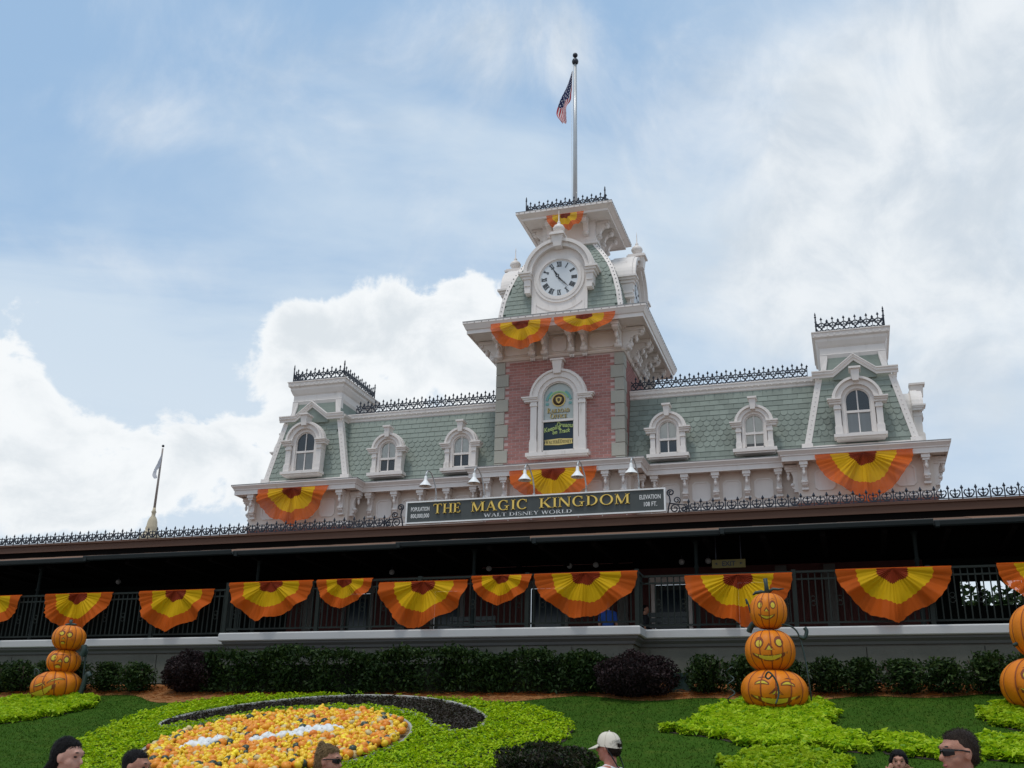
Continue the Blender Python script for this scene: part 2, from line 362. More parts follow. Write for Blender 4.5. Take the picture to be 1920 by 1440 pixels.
def word_width(wd, h, sx, bold=1.0, gap=.07):
    mb = MB(); return sum(glyph(mb, c, 0, 0, h, 0, .01, sx, bold)*h*sx+gap*h for c in wd)
def sans(body, size, extrude, align='CENTER', shear=0., bold=0.):
    cu = bpy.data.curves.new('t', 'FONT'); cu.body = body; cu.size = size; cu.extrude = extrude; cu.align_x = align; cu.resolution_u = 2; cu.shear = shear; cu.offset = bold
    o = bpy.data.objects.new('t', cu); col.objects.link(o)
    dg = bpy.context.evaluated_depsgraph_get(); me = bpy.data.meshes.new_from_object(o.evaluated_get(dg))
    bpy.data.objects.remove(o); bpy.data.curves.remove(cu); me.name = 'lettering'; return me
UP = Matrix.Rotation(PI/2, 4, 'X')      # lays lettering upright facing -Y

# ---------------------------------------------------------------- ground, bank, platform (the setting)
GZ = -1.91
def struct(o): return tag(o, kind='structure')
paving_m = mat('plaza_paving', (.30, .22, .19), .85, 0, .12, 1.2, .15, 20)
struct(MB().box(-500, 500, -500, 900, GZ-.3, GZ).build('ground', paving_m))
SL = math.tan(R(15))
def bz(y): return .84+SL*(y+12.2)
lawn_m = mat('mown_lawn', (.036, .085, .008), .95, 0, .3, .7, .6, 160, c2=(.060, .10, .012), c2lo=.45, c2hi=.75, c2scale=5.0, spec=.05)
LX, NXB, NYB = 45, 60, 24
vs = []; fs = []
rng = random.Random(3)
for j in range(NYB+1):
    y = -22.45+(22.45-11.0)*j/NYB
    for i in range(NXB+1): vs.append((-LX+2*LX*i/NXB, y, bz(y)))
for j in range(NYB):
    for i in range(NXB): a = j*(NXB+1)+i; fs.append((a, a+1, a+NXB+2, a+NXB+1))
mb = MB(); mb.add(vs, fs)
n0 = NYB*(NXB+1)
mb.add([(-LX, -11.0, bz(-11.0)), (LX, -11.0, bz(-11.0)), (LX, -9.6, bz(-11.0)), (-LX, -9.6, bz(-11.0))], [(0, 1, 2, 3)])
struct(mb.build('lawn', lawn_m))
struct(MB().box(-45, 45, -9.9, 5.2, GZ, 2.215).build('platform', platform_m))
# platform retaining wall with coping
pw = thing('platform_wall', 'grey cast stone platform wall with pale painted coping behind the hedges', 'wall', (0, -10.4, bz(-11)))
wp = [(-45, -10.05), (-4.38, -10.05), (-4.38, -10.68), (4.38, -10.68), (4.38, -10.05), (45, -10.05)]
MB().mould(wp, [(0, .4), (0, 1.92), (-.25, 1.92), (-.25, .4)]).build('wall_core', stone_m, pw)
MB().mould(wp, [(-.2, 1.92), (.04, 1.92), (.06, 1.97), (.12, 2.02), (.13, 2.062), (-.2, 2.062)]).build('moulding', under_m, pw)
MB().mould(wp, [(-.2, 2.065), (.165, 2.065), (.185, 2.085), (.185, 2.215), (.165, 2.24), (-.2, 2.24)]).build('coping', coping_m, pw)
pan = MB().box(-.99, .99, -.035, .0, 0, .62)
panm = pan.mesh('stone_panel', stone_m)
for k in range(-10, 11):
    for zz in (.62, 1.262):
        if abs(k*2) < 3.8: put('stone_panel', panm, pw, T(k*2.0+.19, -10.683, zz) @ Matrix.Diagonal((1, 1, 1, 1)))
for sgn in (-1, 1):
    for k in range(6):
        for zz in (.62, 1.262): put('stone_panel', panm, pw, T(sgn*(5.6+k*2.0), -10.053, zz))
# ---------------------------------------------------------------- the station building
ST = thing('station_building', 'pale Victorian railway station with brick clock tower and green slate mansard roofs', 'building', (0, 1.5, 2.24))
EP = [(-10.95, 4.2), (-10.95, 0), (-7.23, 0), (-7.23, .63), (-2.35, .63), (-2.35, -.3), (2.35, -.3), (2.35, .63), (7.23, .63), (7.23, 0), (10.95, 0), (10.95, 4.2)]
MB().mould(EP, [(0, 7.2), (0, 8.3), (-.3, 8.3), (-.3, 7.2)]).build('frieze_wall', cream, ST)
MB().mould(EP, [(0.0, 5.4), (0.0, 7.0), (-.3, 7.0), (-.3, 5.4)]).build('lower_brick_wall', brick_m, ST)
MB().mould(EP, [(-.1, 7.0), (.05, 7.0), (.09, 7.06), (.09, 7.12), (.04, 7.17), (-.1, 7.2)]).build('frieze_moulding', white, ST)
MB().mould(EP, [(-.3, 8.23), (.365, 8.23), (.365, 8.18), (.40, 8.18), (.40, 8.325), (.425, 8.335), (.43, 8.37), (.485, 8.45), (.50, 8.46), (.50, 8.50), (.48, 8.508), (-.6, 8.60)]).build('eave_cornice', white, ST)
MB().mould(EP, [(.47, 8.509), (.508, 8.504), (.508, 8.518), (.3, 8.545), (.3, 8.53)]).build('eave_flashing', lead, ST)
# eave brackets with turned pendants
def bracket_mesh(w=.15, out=.36, h=.78, name='bracket', m_=None):
    b = MB()
    b.box(-w*.8, w*.8, -out, 0, -.13, 0)                      # top block
    b.box(-w*.62, w*.62, -out*.92, 0, -.2, -.13)
    prof = [(0, -.2), (-out*.55, -.2), (-out*.42, -.30), (-out*.36, -.42), (-out*.42, -.52), (-out*.52, -.60), (-out*.5, -.68), (-out*.3, -.74), (0, -h)]
    b.prism_x(prof, -w*.5, w*.5)
    b.lathe([(.012, -.44), (.03, -.42), (.05, -.36), (.05, -.31), (.03, -.28), (.045, -.25), (.055, -.2)], 8, (0, -out*.74, 0))
    b.tube([(-w*.62, -out*.45, -.6), (w*.62, -out*.45, -.6)], .055, 8)
    b.box(-w*.62, w*.62, -out*.35, 0, -h-.04, -h+.02)
    return b.mesh(name, m_ or white)
brm = bracket_mesh()
def brackets(pts, rz, z=8.2, me=None):
    for (x, y) in pts: put('bracket', me or brm, ST, T(x, y, z) @ RZ(rz))
for s in (-1, 1):
    xs = [s*(2.95+.93*k) for k in range(5)]
    brackets([(x, .63) for x in xs], 0)
    brackets([(s*(9.09+d), 0) for d in (-1.68, -.3, .3, 1.68)] if False else [(s*9.09+d, 0) for d in (-1.66, 1.66)], 0)
    brackets([(s*10.95, .22), (s*10.95, 1.2), (s*10.95, 2.2)], s*PI/2)
    brackets([(s*7.23, .22)], -s*PI/2)
    brackets([(s*2.35, .2)], s*PI/2)
brackets([(d, -.3) for d in (-2.17, -1.62, 1.62, 2.17)], 0)
# raised frieze panels with clipped corners
def panel_mesh(w, h):
    b = MB(); c = .09
    o = [(-w/2+c, 0), (w/2-c, 0), (w/2, c), (w/2, h-c), (w/2-c, h), (-w/2+c, h), (-w/2, h-c), (-w/2, c)]
    i_ = [(x*(1-.09/w), .045+z*(1-.09/h)) for x, z in o]
    n = 8; vs = [(x, -.03, z) for x, z in o]+[(x, -.03, z) for x, z in i_]+[(x, 0, z) for x, z in o]+[(x, -.008, z) for x, z in i_]
    fs = []
    for k in range(n):
        q = (k+1) % n; fs += [(k, q, n+q, n+k), (k, 2*n+k, 2*n+q, q), (n+k, n+q, 3*n+q, 3*n+k)]
    fs.append(tuple(range(3*n, 4*n))); b.add(vs, fs); return b.mesh('frieze_panel', white)
pm = panel_mesh(.56, .62)
for s in (-1, 1):
    for k in range(4): put('frieze_panel', pm, ST, T(s*(2.95+.465+.93*k), .628, 7.36))
    for d in (-1.1, -.37, .37, 1.1): put('frieze_panel', pm, ST, T(s*9.09+d, -.002, 7.36))
for d in (-1.2, -.4, .4, 1.2): put('frieze_panel', pm, ST, T(d, -.302, 7.36))
# ------------------------------------------------ windows under arched hoods
def window(M, gw, z0, z1, mid, fwid, ro, sill, sillz, imp, ktop, back, panes='blind', hood_y=.16, pane_bars=True, sashlow=None):
    zs = z1-gw
    f = MB(); y0, y1 = -.03, .10
    for s in (-1, 1): f.box(min(s*gw, s*(gw+fwid)), max(s*gw, s*(gw+fwid)), y0, y1, z0-.05, zs)
    f.arch(0, zs, gw, gw+fwid, 0, PI, y0, y1, 16); f.box(-gw, gw, y0, y1, z0-.06, z0)
    wnd = f.build('window', white, ST, M)
    b = MB()
    # inner reveal ring + outer hood rings
    g2 = gw+fwid
    b.arch(0, zs, g2-.002, ro-.07, 0, PI, -hood_y*.62, .14, 18); b.arch(0, zs, ro-.072, ro, 0, PI, -hood_y, .14, 18); b.arch(0, zs, ro-.06, ro+.03, 0, PI, -hood_y*.35, .13, 18)
    b.build('arch_hood', white, wnd, M)
    for s in (-1, 1):
        c = s*(g2+(ro-g2)*.5); hw = (ro-g2)*.5-.004
        p = MB(); p.box(c-hw*.82, c+hw*.82, -hood_y*.55, .12, z0-.05, zs-.1)
        p.box(c-hw, c+hw, -hood_y*.8, .12, z0-.05, z0+.14*(z1-z0)); p.box(c-hw*.92, c+hw*.92, -hood_y*.7, .12, z0+.14*(z1-z0), z0+.17*(z1-z0))
        p.box(c-hw*.95, c+hw*.95, -hood_y*.75, .12, zs-.28, zs-.2)
        p.build('pilaster', white, wnd, M)
        q = MB(); e = imp; xi, xo = s*(g2-.01), s*e
        for (dz0, dz1, k, yy) in ((-.12, -.05, .70, .75), (-.05, .0, .86, 1.0), (0., .045, 1.0, 1.25)):
            x2 = s*(ro+(e-ro)*k); q.box(min(xi, x2), max(xi, x2), -hood_y*yy, .13, zs+dz0, zs+dz1)
        q.build('impost', white, wnd, M)
    k = MB(); kb = zs+ro-.16; kw = .09*ro/.5
    k.add([(-kw*.7, -hood_y*1.35, kb), (kw*.7, -hood_y*1.35, kb), (kw, -hood_y*1.5, ktop-.06), (-kw, -hood_y*1.5, ktop-.06), (-kw*.7, .1, kb), (kw*.7, .1, kb), (kw, .1, ktop-.06), (-kw, .1, ktop-.06)],
          [(0, 1, 2, 3), (1, 5, 6, 2), (4, 0, 3, 7), (0, 4, 5, 1), (3, 2, 6, 7), (5, 4, 7, 6)])
    k.box(-kw*1.35, kw*1.35, -hood_y*1.75, .11, ktop-.06, ktop)
    k.build('keystone', white, wnd, M)
    sl_ = MB(); sl_.box(-sill, sill, -hood_y*1.35, .12, sillz+.05, z0-.052); sl_.box(-sill+.06, sill-.06, -hood_y*1.05, .12, sillz, sillz+.048)
    sl_.build('sill', white, wnd, M)
    s_ = MB()
    if pane_bars: s_.box(-.018, .018, .03, .06, z0, z1)
    s_.box(-gw-.0, gw+.0, .012, .065, mid-.035, mid+.035)
    for s in (-1, 1): s_.box(min(s*gw, s*(gw-.035)), max(s*gw, s*(gw-.035)), .02, .062, z0, zs)
    s_.arch(0, zs, gw-.035, gw, 0, PI, .02, .062, 14); s_.box(-gw, gw, .02, .062, z0, z0+.045)
    s_.build('sash', white, wnd, M)
    ap = [(gw*math.cos(PI*i/14), zs+gw*math.sin(PI*i/14)) for i in range(15)]
    def plane(poly, y): vs_ = [(x, y, z) for x, z in poly]; return MB().add(vs_, [tuple(range(len(vs_)))])
    if panes != 'none':
        plane([(-gw, mid), (gw, mid)]+ap, .05).build('pane', glass, wnd, M)
        plane([(-gw, z0), (gw, z0), (gw, mid), (-gw, mid)], .05).build('pane', glass, wnd, M)
    if panes == 'blind':       # cream roller blind pulled halfway
        cut = sashlow if sashlow is not None else mid
        plane([(-gw, cut), (gw, cut)]+ap, .075).build('blind', blind, wnd, M)
        if cut > z0: plane([(-gw, z0), (gw, z0), (gw, cut), (-gw, cut)], .09).build('room_dark', dark_glass_back, wnd, M)
    elif panes == 'lace':
        plane([(-gw, mid), (gw, mid)]+ap, .085).build('room_dark', dark_glass_back, wnd, M)
        plane([(-gw, z0), (gw, z0), (gw, mid), (-gw, mid)], .075).build('curtain', lace, wnd, M)
    if back:      # dormer body running back into the roof slope
        d = MB(); w2 = ro-.05
        poly = [(-w2, sillz), (w2, sillz), (w2, zs)]+[(w2*math.cos(PI*i/16), zs+w2*math.sin(PI*i/16)) for i in range(1, 16)]+[(-w2, zs)]
        d.prism(poly, .125, back); d.build('dormer_body', white, wnd, M)
    return wnd
for s in (-1, 1):
    for x, low in ((3.42, None), (6.05, 9.02 if s > 0 else None)):
        window(T(s*x, .33, 0), .29, 8.87, 9.93, 9.33, .085, .56, .65, 8.66, .72, 10.43, .72, 'blind', sashlow=low)
    window(T(s*9.09, .12, 0), .36, 9.03, 10.42, 9.72, .11, .70, .74, 8.84, .86, 11.02, .9, 'lace', hood_y=.2)
    window(T(s*10.78, 1.9, 0) @ RZ(s*PI/2), .36, 9.03, 10.42, 9.72, .11, .70, .74, 8.84, .86, 11.02, .9, 'lace', hood_y=.2)
# ------------------------------------------------ slates
SL_I, SL_J = [], []       # matrices: picked-out slates, the rest; entries (kind, M)
def slate_meshes():
    out = {}
    for kind, w in (('scale', .205), ('square', .30)):
        b = MB(); L = .26; t = .016
        if kind == 'scale':
            n = 6; low = [(-w/2*math.cos(PI*i/n), .07-.105*math.sin(PI*i/n)) for i in range(n+1)]
        else: low = [(-w/2, -.02), (w/2, -.02)]
        poly = low+[(w/2, L), (-w/2, L)]
        def zt(y): return .030-.022*(y/L)
        k = len(poly); vs = [(x*.975, y, zt(y)) for x, y in poly]+[(x*.975, y, zt(y)-t) for x, y in poly]
        fs = [tuple(range(k))]+[(i, k+i, k+(i+1) % k, (i+1) % k) for i in range(len(low)-1+1)]+[(k-1, 2*k-1, k, 0)]
        b.add(vs, fs); out[kind] = b
    return out
SLM = slate_meshes()
def slates(O, U, V, Nn, rows, span, pat, skip, pick, pitch=.185):
    U, V, Nn = Vector(U).normalized(), Vector(V).normalized(), Vector(Nn).normalized()
    Rm = Matrix((U, V, Nn)).transposed().to_4x4()
    for r_ in range(rows):
        kind = pat(r_); w = .205 if kind == 'scale' else .30
        u0, u1 = span(r_*pitch); n = int((u1-u0)/w)+2
        off = (r_ % 2)*w/2
        for k in range(n):
            u = u0-w/2+off+k*w
            if u-w/2 < u0-.02 or u+w/2 > u1+.02:
                if u < u0 or u > u1: continue
                u = min(max(u, u0+w/2), u1-w/2)
            if skip(u, r_*pitch): continue
            Mx = Matrix.Translation(Vector(O)+U*u+V*(r_*pitch)+Nn*.004) @ Rm @ Matrix.Rotation(rng.uniform(-.012, .012), 4, 'Z')
            (SL_I if pick and len(SL_I) < 300 else SL_J).append((kind, Mx))
# wings
V_w = Vector((0, .56, 2.42)); N_w = Vector((0, -2.42, .56))
for s in (1, -1):
    x0, x1 = (2.12, 8.05) if s > 0 else (-8.05, -2.12)
    r = MB(); r.add([(x0, .47, 8.55), (x1, .47, 8.55), (x1, 1.03, 10.97), (x0, 1.03, 10.97), (x0, 3.6, 10.97), (x1, 3.6, 10.97)], [(0, 1, 2, 3), (3, 2, 5, 4)])
    r.build('wing_roof', slate_bed, ST)
    def sk(u, v, x0=x0):
        X = x0+u; Z = 8.55+v*.974
        return any((abs(X-s*c) < .40 and Z < 9.65) or math.hypot(X-s*c, Z-9.62) < .38 for c in (3.42, 6.05))
    slates((x0, .47, 8.55), (1, 0, 0), V_w, N_w, 13, lambda v: (0, x1-x0), lambda q: 'scale' if 3 <= q <= 8 else 'square', sk, s > 0)
    MB().mould([(x0, 1.03), (x1, 1.03)], [(-.4, 10.93), (.02, 10.93), (.05, 10.96), (.05, 11.02), (.10, 11.08), (.105, 11.16), (.125, 11.18), (.125, 11.215), (-.4, 11.235)]).build('ridge_cornice', white, ST)
    st = MB()
    for k in range(int((x1-x0)/.2)): st.lathe([(.02, -.012), (.02, .012)], 6, (x0+.1+k*.2, .925, 11.05))
    tag(st.build('stud_row', white, ST), kind='stuff')
# pavilions
for s in (1, -1):
    cx = s*9.09; zb, zsd = 8.56, 10.92; hb, hs = 1.62, 1.10; yb, ys = .30, .52; dep = 3.4
    # frustum
    def ring(h, y, z): return [(cx-h, y, z), (cx+h, y, z), (cx+h, y+2*(dep/2-(y-yb)), z), (cx-h, y+2*(dep/2-(y-yb)), z)]
    vs = ring(hb, yb, zb)+ring(hs, ys, zsd); b = MB(); b.add(vs, [(i, (i+1) % 4, 4+(i+1) % 4, 4+i) for i in range(4)]); b.build('pavilion_roof', slate_bed, ST)
    L = math.hypot(zsd-zb, ys-yb); Vv = Vector((0, ys-yb, zsd-zb)); Nv = Vector((0, -(zsd-zb), ys-yb))
    slates((cx, yb, zb), (1, 0, 0), Vv, Nv, 13, lambda v: (-hb+(hb-hs)*v/L+.1, hb-(hb-hs)*v/L-.1), lambda q: 'scale' if 3 <= q <= 7 else 'square',
           lambda u, v: (abs(u) < .52 and v < 1.45) or math.hypot(u, v-1.5) < .48, s > 0)
    for q in (-1, 1):
        Vs = Vector((-q*(hb-hs), 0, zsd-zb)); Ns = Vector((q*(zsd-zb), 0, hb-hs))
        slates((cx+q*hb, yb+dep/2, zb), (0, q, 0), Vs, Ns, 13, lambda v: (-dep/2+.1*v/L*2+.1, dep/2-.1*v/L*2-.1), lambda q_: 'scale' if 3 <= q_ <= 7 else 'square', lambda u, v: abs(u) < .6 and v < 1.75, False)
    # corner boards with studs
    for q in (-1, 1):
        cb = MB(); w = .15
        A0, A1 = Vector((cx+q*hb, yb, zb)), Vector((cx+q*hs, ys, zsd))
        def cpt(P, dx_, dy_): return (P.x+dx_, P.y+dy_, P.z)
        poly = lambda P: [cpt(P, q*.04, -.045), cpt(P, -q*w, -.045), cpt(P, -q*w, .02), cpt(P, -q*.0, .02), cpt(P, -q*.0, w), cpt(P, q*.04, w)]
        vs = poly(A0)+poly(A1); cb.add(vs, [(i, (i+1) % 6, 6+(i+1) % 6, 6+i) for i in range(6)])
        cb.box(min(A0.x+q*.06, A0.x-q*.26), max(A0.x+q*.06, A0.x-q*.26), yb-.07, yb+.2, zb, zb+.30)     # foot block
        cb.build('corner_board', white, ST)
        sd_ = MB()
        for k in range(15):
            P = A0.lerp(A1, (k+1.2)/16); sd_.ball((P.x-q*.055, P.y-.05, P.z), .017, 6, 4); sd_.ball((P.x+q*.045, P.y+.06, P.z), .017, 6, 4)
        tag(sd_.build('stud_row', white, ST), kind='stuff')
    MB().box(cx-hb+.1, cx+hb-.1, yb-.04, yb+.05, zb+.0, zb+.22).build('base_board', white, ST)
    # gabled shoulder moulding
    g = MB(); yf = ys-.14
    xs_ = [-1.24, -.62, 0, .62, 1.24]; zc = [10.93, 10.93, 11.42, 10.93, 10.93]
    prof = [(0, 0), (-.05, 0), (-.05, .05), (-.10, .10), (-.10, .15), (-.13, .17), (-.13, .205), (0, .225)]
    vs = [(cx+x, yf+.02+o, z+dz) for x, z in zip(xs_, zc) for o, dz in prof]; k = len(prof); fs = []
    for i in range(4):
        for j in range(k): fs.append((i*k+j, i*k+(j+1) % k, (i+1)*k+(j+1) % k, (i+1)*k+j))
    fs += [tuple(range(k)), tuple(range(4*k, 5*k))]; g.add(vs, fs)
    g.build('gable_moulding', white, ST)
    gb = MB(); gb.prism([(cx-.62, 10.85), (cx+.62, 10.85), (cx+.62, 10.95), (cx, 11.44), (cx-.62, 10.95)], yf+.025, ys+.3); gb.build('gable_board', slate, ST)
    sq = [(cx-hs, ys), (cx+hs, ys), (cx+hs, ys+2.9), (cx-hs, ys+2.9)]
    MB().mould([sq[1], sq[2], sq[3], sq[0]], [(0, 10.9), (.05, 10.9), (.05, 10.98), (.12, 11.05), (.14, 11.12), (0, 11.15)]).build('shoulder_moulding', white, ST)
    # neck and cap
    hn = .93; yn = .70; sqn = [(cx-hn, yn), (cx+hn, yn), (cx+hn, yn+2.45), (cx-hn, yn+2.45)]
    MB().mould(sqn, [(.12, 10.95), (.02, 11.5), (.0, 11.7)], True).build('neck_roof', slate, ST)
    for q in (-1, 1):
        nb = MB().add([(cx+q*1.06, ys+.03, 10.95), (cx+q*.86, ys+.03, 10.95), (cx+q*.74, yn-.05, 11.60), (cx+q*.74, yn-.05, 11.75), (cx+q*.96, yn-.05, 11.75), (cx+q*.965, ys+.12, 11.3)] +
               [(cx+q*1.06, ys+.25, 10.95), (cx+q*.86, ys+.25, 10.95), (cx+q*.74, yn+.1, 11.60), (cx+q*.74, yn+.1, 11.75), (cx+q*.96, yn+.1, 11.75), (cx+q*.965, ys+.3, 11.3)],
               [(0, 1, 2, 3, 4, 5), (0, 6, 7, 1), (1, 7, 8, 2), (5, 4, 10, 11), (0, 5, 11, 6)])
        nb.build('neck_board', white, ST)
    MB().mould(sqn, [(-.3, 11.62), (.0, 11.66), (.04, 11.78), (.02, 11.80), (.02, 12.0), (.06, 12.06), (.12, 12.2), (.13, 12.28), (.19, 12.33), (.20, 12.46), (.225, 12.47), (.225, 12.50), (-.9, 12.54)], True).build('cap_cornice', white, ST)
    st = MB()
    for k in range(12): st.box(cx-1.07+k*.19, cx-1.02+k*.19, yn-.205, yn-.19, 12.36, 12.42)
    for k in range(13): st.box(cx+1.12, cx+1.135, yn-.1+k*.2, yn-.05+k*.2, 12.36, 12.42); st.box(cx-1.135, cx-1.12, yn-.1+k*.2, yn-.05+k*.2, 12.36, 12.42)
    tag(st.build('dentil_row', white, ST), kind='stuff')
# ------------------------------------------------ tower shaft
MB().box(-2.1, 2.1, 0, 4.2, 8.4, 12.3).build('tower_core', mortar, ST)
def brickm(L): b = MB(); b.box(-L/2, L/2, -.008, .01, 0, .079); return b.mesh('brick', brick_m)
BW, BH = .262, .098
bm = brickm(.243)
extra = []
def wall_bricks(Mf, solid, first):
    n = 0
    for r_ in range(37):
        z = 8.60+r_*BH; off = (r_ % 2)*BW/2
        for k in range(-9, 10):
            x = k*BW+off
            if abs(x) > 1.80: continue
            if solid and ((abs(x) < .80 and 8.9 < z < 11.0) or (8.9 < z and math.hypot(x, z+.04-11.03) < .80)): continue
            w = 1.0; q = abs(x)+.125
            if q > 1.84: w = (1.84-abs(x)+.125)/.25; x = math.copysign(1.84-w*.125, x)
            Mx = Mf @ T(x, -.001, z) @ Matrix.Diagonal((w, 1, 1, 1))
            if first and n < 300: put('brick', bm, ST, Mx); n += 1
            else: extra.append(Mx)
wall_bricks(Matrix(), True, True)
Cq = T(0, 2.1, 0)
for a in (PI/2, -PI/2): wall_bricks(Cq @ RZ(a) @ T(0, -2.1, 0), False, False)
bb = MB()
for Mx in extra: bb.xf = Mx; bb.box(-.122, .122, -.008, .01, 0, .079)
bb.xf = None; tag(bb.build('side_brickwork', brick_m, ST), kind='stuff')
for s in (-1, 1):
    for k in range(9):
        z = 8.36+k*.432; L = .43 if k % 2 else .30; L2 = .30 if k % 2 else .43
        q = MB(); x = s*2.14
        a, b_ = sorted((x, s*(2.14-L)))
        q.box(a, b_, -.045, L2, z+.012, min(z+.42, 12.27)); q.build('quoin_block', quoin_m, ST)
window(T(0, -.11, 0), .53, 9.06, 11.39, 10.08, .14, .93, 1.03, 8.84, 1.20, 12.12, 0, 'none', hood_y=.13, pane_bars=False)

# ------------------------------------------------ painted window of the tower
sage = mat('sage_glass', (.43, .47, .44), .35, 0, .06, 1.5); navy = mat('navy_glass', (.010, .022, .034), .15)
zs = 11.39-.53
ap = [(.53*math.cos(PI*i/14), zs+.53*math.sin(PI*i/14)) for i in range(15)]
PW = T(0, -.11, 0)
up_ = MB().add([(x, .085, z) for x, z in [(-.53, 10.08), (.53, 10.08)]+ap], [tuple(range(17))]).build('painted_pane', sage, ST, PW)
lo_ = MB().add([(-.53, .085, 9.06), (.53, .085, 9.06), (.53, .085, 10.08), (-.53, .085, 10.08)], [(0, 1, 2, 3)]).build('painted_pane', navy, ST, PW)
yl0, yl1 = .066, .08
def line_of(words, cx, z, h, sx, m_, parent, name='lettering', bold=1.1, y0=yl0, y1=yl1):
    tot = sum(word_width(w, hh, sx, bold) for w, hh in words); x = cx-tot/2; b = MB()
    for w, hh in words:
        for c in w: x += glyph(b, c, x, z, hh, y0, y1, sx, bold)*hh*sx+.07*hh
    return b.build(name, m_, parent, PW)
brownl = mat('brown_shadow_lettering', (.10, .075, .03), .5)
greenl = mat('green_gold_lettering', (.45, .55, .18), .5); teal = mat('teal_ribbon', (.16, .36, .34), .5); limeg = mat('lime_ribbon', (.30, .50, .20), .5)
for dxo, dzo, m_, yy in ((.012, -.012, brownl, .071), (0, 0, goldp, .064)):
    line_of([('R', .165), ('AILROAD', .125)], 0+dxo, 10.36+dzo, .165, .80, m_, up_, y0=yy, y1=yy+.006)
    line_of([('O', .165), ('FFICE', .125)], 0+dxo, 10.17+dzo, .165, .86, m_, up_, y0=yy, y1=yy+.006)
b = MB(); b.arch(0, 10.78, .19, .225, 0, 2*PI, .062, .075, 26); b.build('medallion_ring', goldp, up_, PW)
b = MB(); b.lathe([(.19, -.004), (.19, .004)], 24); medal = b.build('medallion', mat('dark_brown_enamel', (.07, .045, .03), .5), up_, PW @ T(0, .074, 10.78) @ Matrix.Rotation(PI/2, 4, 'X'))
b = MB(); b.prism([(-.10, 10.86), (0, 10.89), (.10, 10.86), (.09, 10.76), (.05, 10.69), (0, 10.66), (-.05, 10.69), (-.09, 10.76)], .060, .069)
b.build('shield_emblem', goldp, up_, PW)
b = MB(); b.prism([(-.05, 10.83), (0, 10.85), (.05, 10.83), (.04, 10.76), (0, 10.71), (-.04, 10.76)], .056, .0595); b.build('shield_emblem', brownl, up_, PW)
b = MB(); b.arch(0, 10.74, .30, .345, R(20), R(160), .064, .076, 20); b.build('ribbon', limeg, up_, PW)
for a0, x0 in ((8, .33), (122, -.43)):
    b = MB(); b.arch(0, 10.72, .36, .44, R(a0), R(a0+50), .066, .078, 10); b.build('ribbon', teal, up_, PW)
    MB().box(x0, x0+.10, .066, .078, 10.62, 10.70).build('ribbon_tail', teal, up_, PW)
for txt, x, z, sz, rot in (('Keeping', -.20, 9.77, .21, .22), ('Dreams', .19, 9.86, .21, -.10), ('on Track', .08, 9.66, .19, .10)):
    me = sans(txt, sz, .004, shear=.25, bold=.004); me.materials.append(greenl)
    put('lettering', me, lo_, PW @ T(x, .072, z) @ Matrix.Rotation(-rot, 4, 'Y') @ UP @ Matrix.Diagonal((.82, 1, 1, 1)))
b = MB(); b.prism([(-.46, 9.30), (0, 9.27), (.46, 9.30), (.44, 9.38), (.46, 9.46), (0, 9.49), (-.46, 9.46), (-.44, 9.38)], .070, .08); b.build('name_banner', mat('gold_banner', (.70, .55, .2), .5), lo_, PW)
line_of([('W', .12), ('ALTER', .095), ('E', .12), ('D', .12), ('ISNEY', .095)], 0, 9.33, .12, .72, brownl, lo_, y0=.062, y1=.0695)
# ------------------------------------------------ tower eave, brackets
TP = [(-2.1, 0), (2.1, 0), (2.1, 4.2), (-2.1, 4.2)]
MB().mould(TP, [(-.2, 12.27), (.05, 12.27), (.09, 12.32), (.09, 12.36), (.04, 12.40), (.012, 12.42), (.012, 13.06), (-.2, 13.06)], True).build('tower_frieze', cream, ST)
MB().mould(TP, [(-.5, 13.06), (.12, 13.06), (.16, 13.10), (.80, 13.10), (.80, 13.06), (.84, 13.06), (.84, 13.19), (.87, 13.20), (.94, 13.36), (.958, 13.38), (.958, 13.45), (.94, 13.456), (-.1, 13.60)], True).build('tower_eave', white, ST)
MB().mould(TP, [(.93, 13.457), (.965, 13.452), (.965, 13.47), (.7, 13.505), (.7, 13.49)], True).build('tower_eave_flashing', lead, ST)
dm = MB().box(-.02, .02, -.015, .0, 0, .04).mesh('dentil', white)
def tbracket():
    b = MB(); w = .17; out = .70
    b.box(-w*.75, w*.75, -out, 0, -.12, 0)
    prof = [(0, -.12), (-out*.95, -.12), (-out*.97, -.2), (-out*.80, -.27), (-out*.55, -.28), (-out*.36, -.36), (-out*.30, -.48), (-out*.36, -.58), (-out*.32, -.70), (-out*.15, -.76), (0, -.78)]
    b.prism_x(prof, -w*.5, w*.5)
    b.tube([(-w*.66, -out*.84, -.17), (w*.66, -out*.84, -.17)], .07, 9); b.tube([(-w*.66, -out*.26, -.66), (w*.66, -out*.26, -.66)], .085, 9)
    b.lathe([(.01, -.50), (.035, -.47), (.06, -.40), (.06, -.36), (.035, -.32), (.05, -.27), (.05, -.2)], 9, (0, -out*.62, 0))
    b.lathe([(.01, -.52), (.04, -.49), (.07, -.42), (.06, -.36), (.04, -.32), (.05, -.2)], 9, (0, -out*.38, -.14))
    return b.mesh('tower_bracket', white)
tbm = tbracket()
drop = MB()
for k in (-1, 0, 1): drop.prism([(k*.055-.02, 0), (k*.055+.02, 0), (k*.055+.012, -.07), (k*.055-.012, -.07)], -.05, 0)
drop.box(-.09, .09, -.055, 0, 0, .03); dpm = drop.mesh('drop_ornament', white)
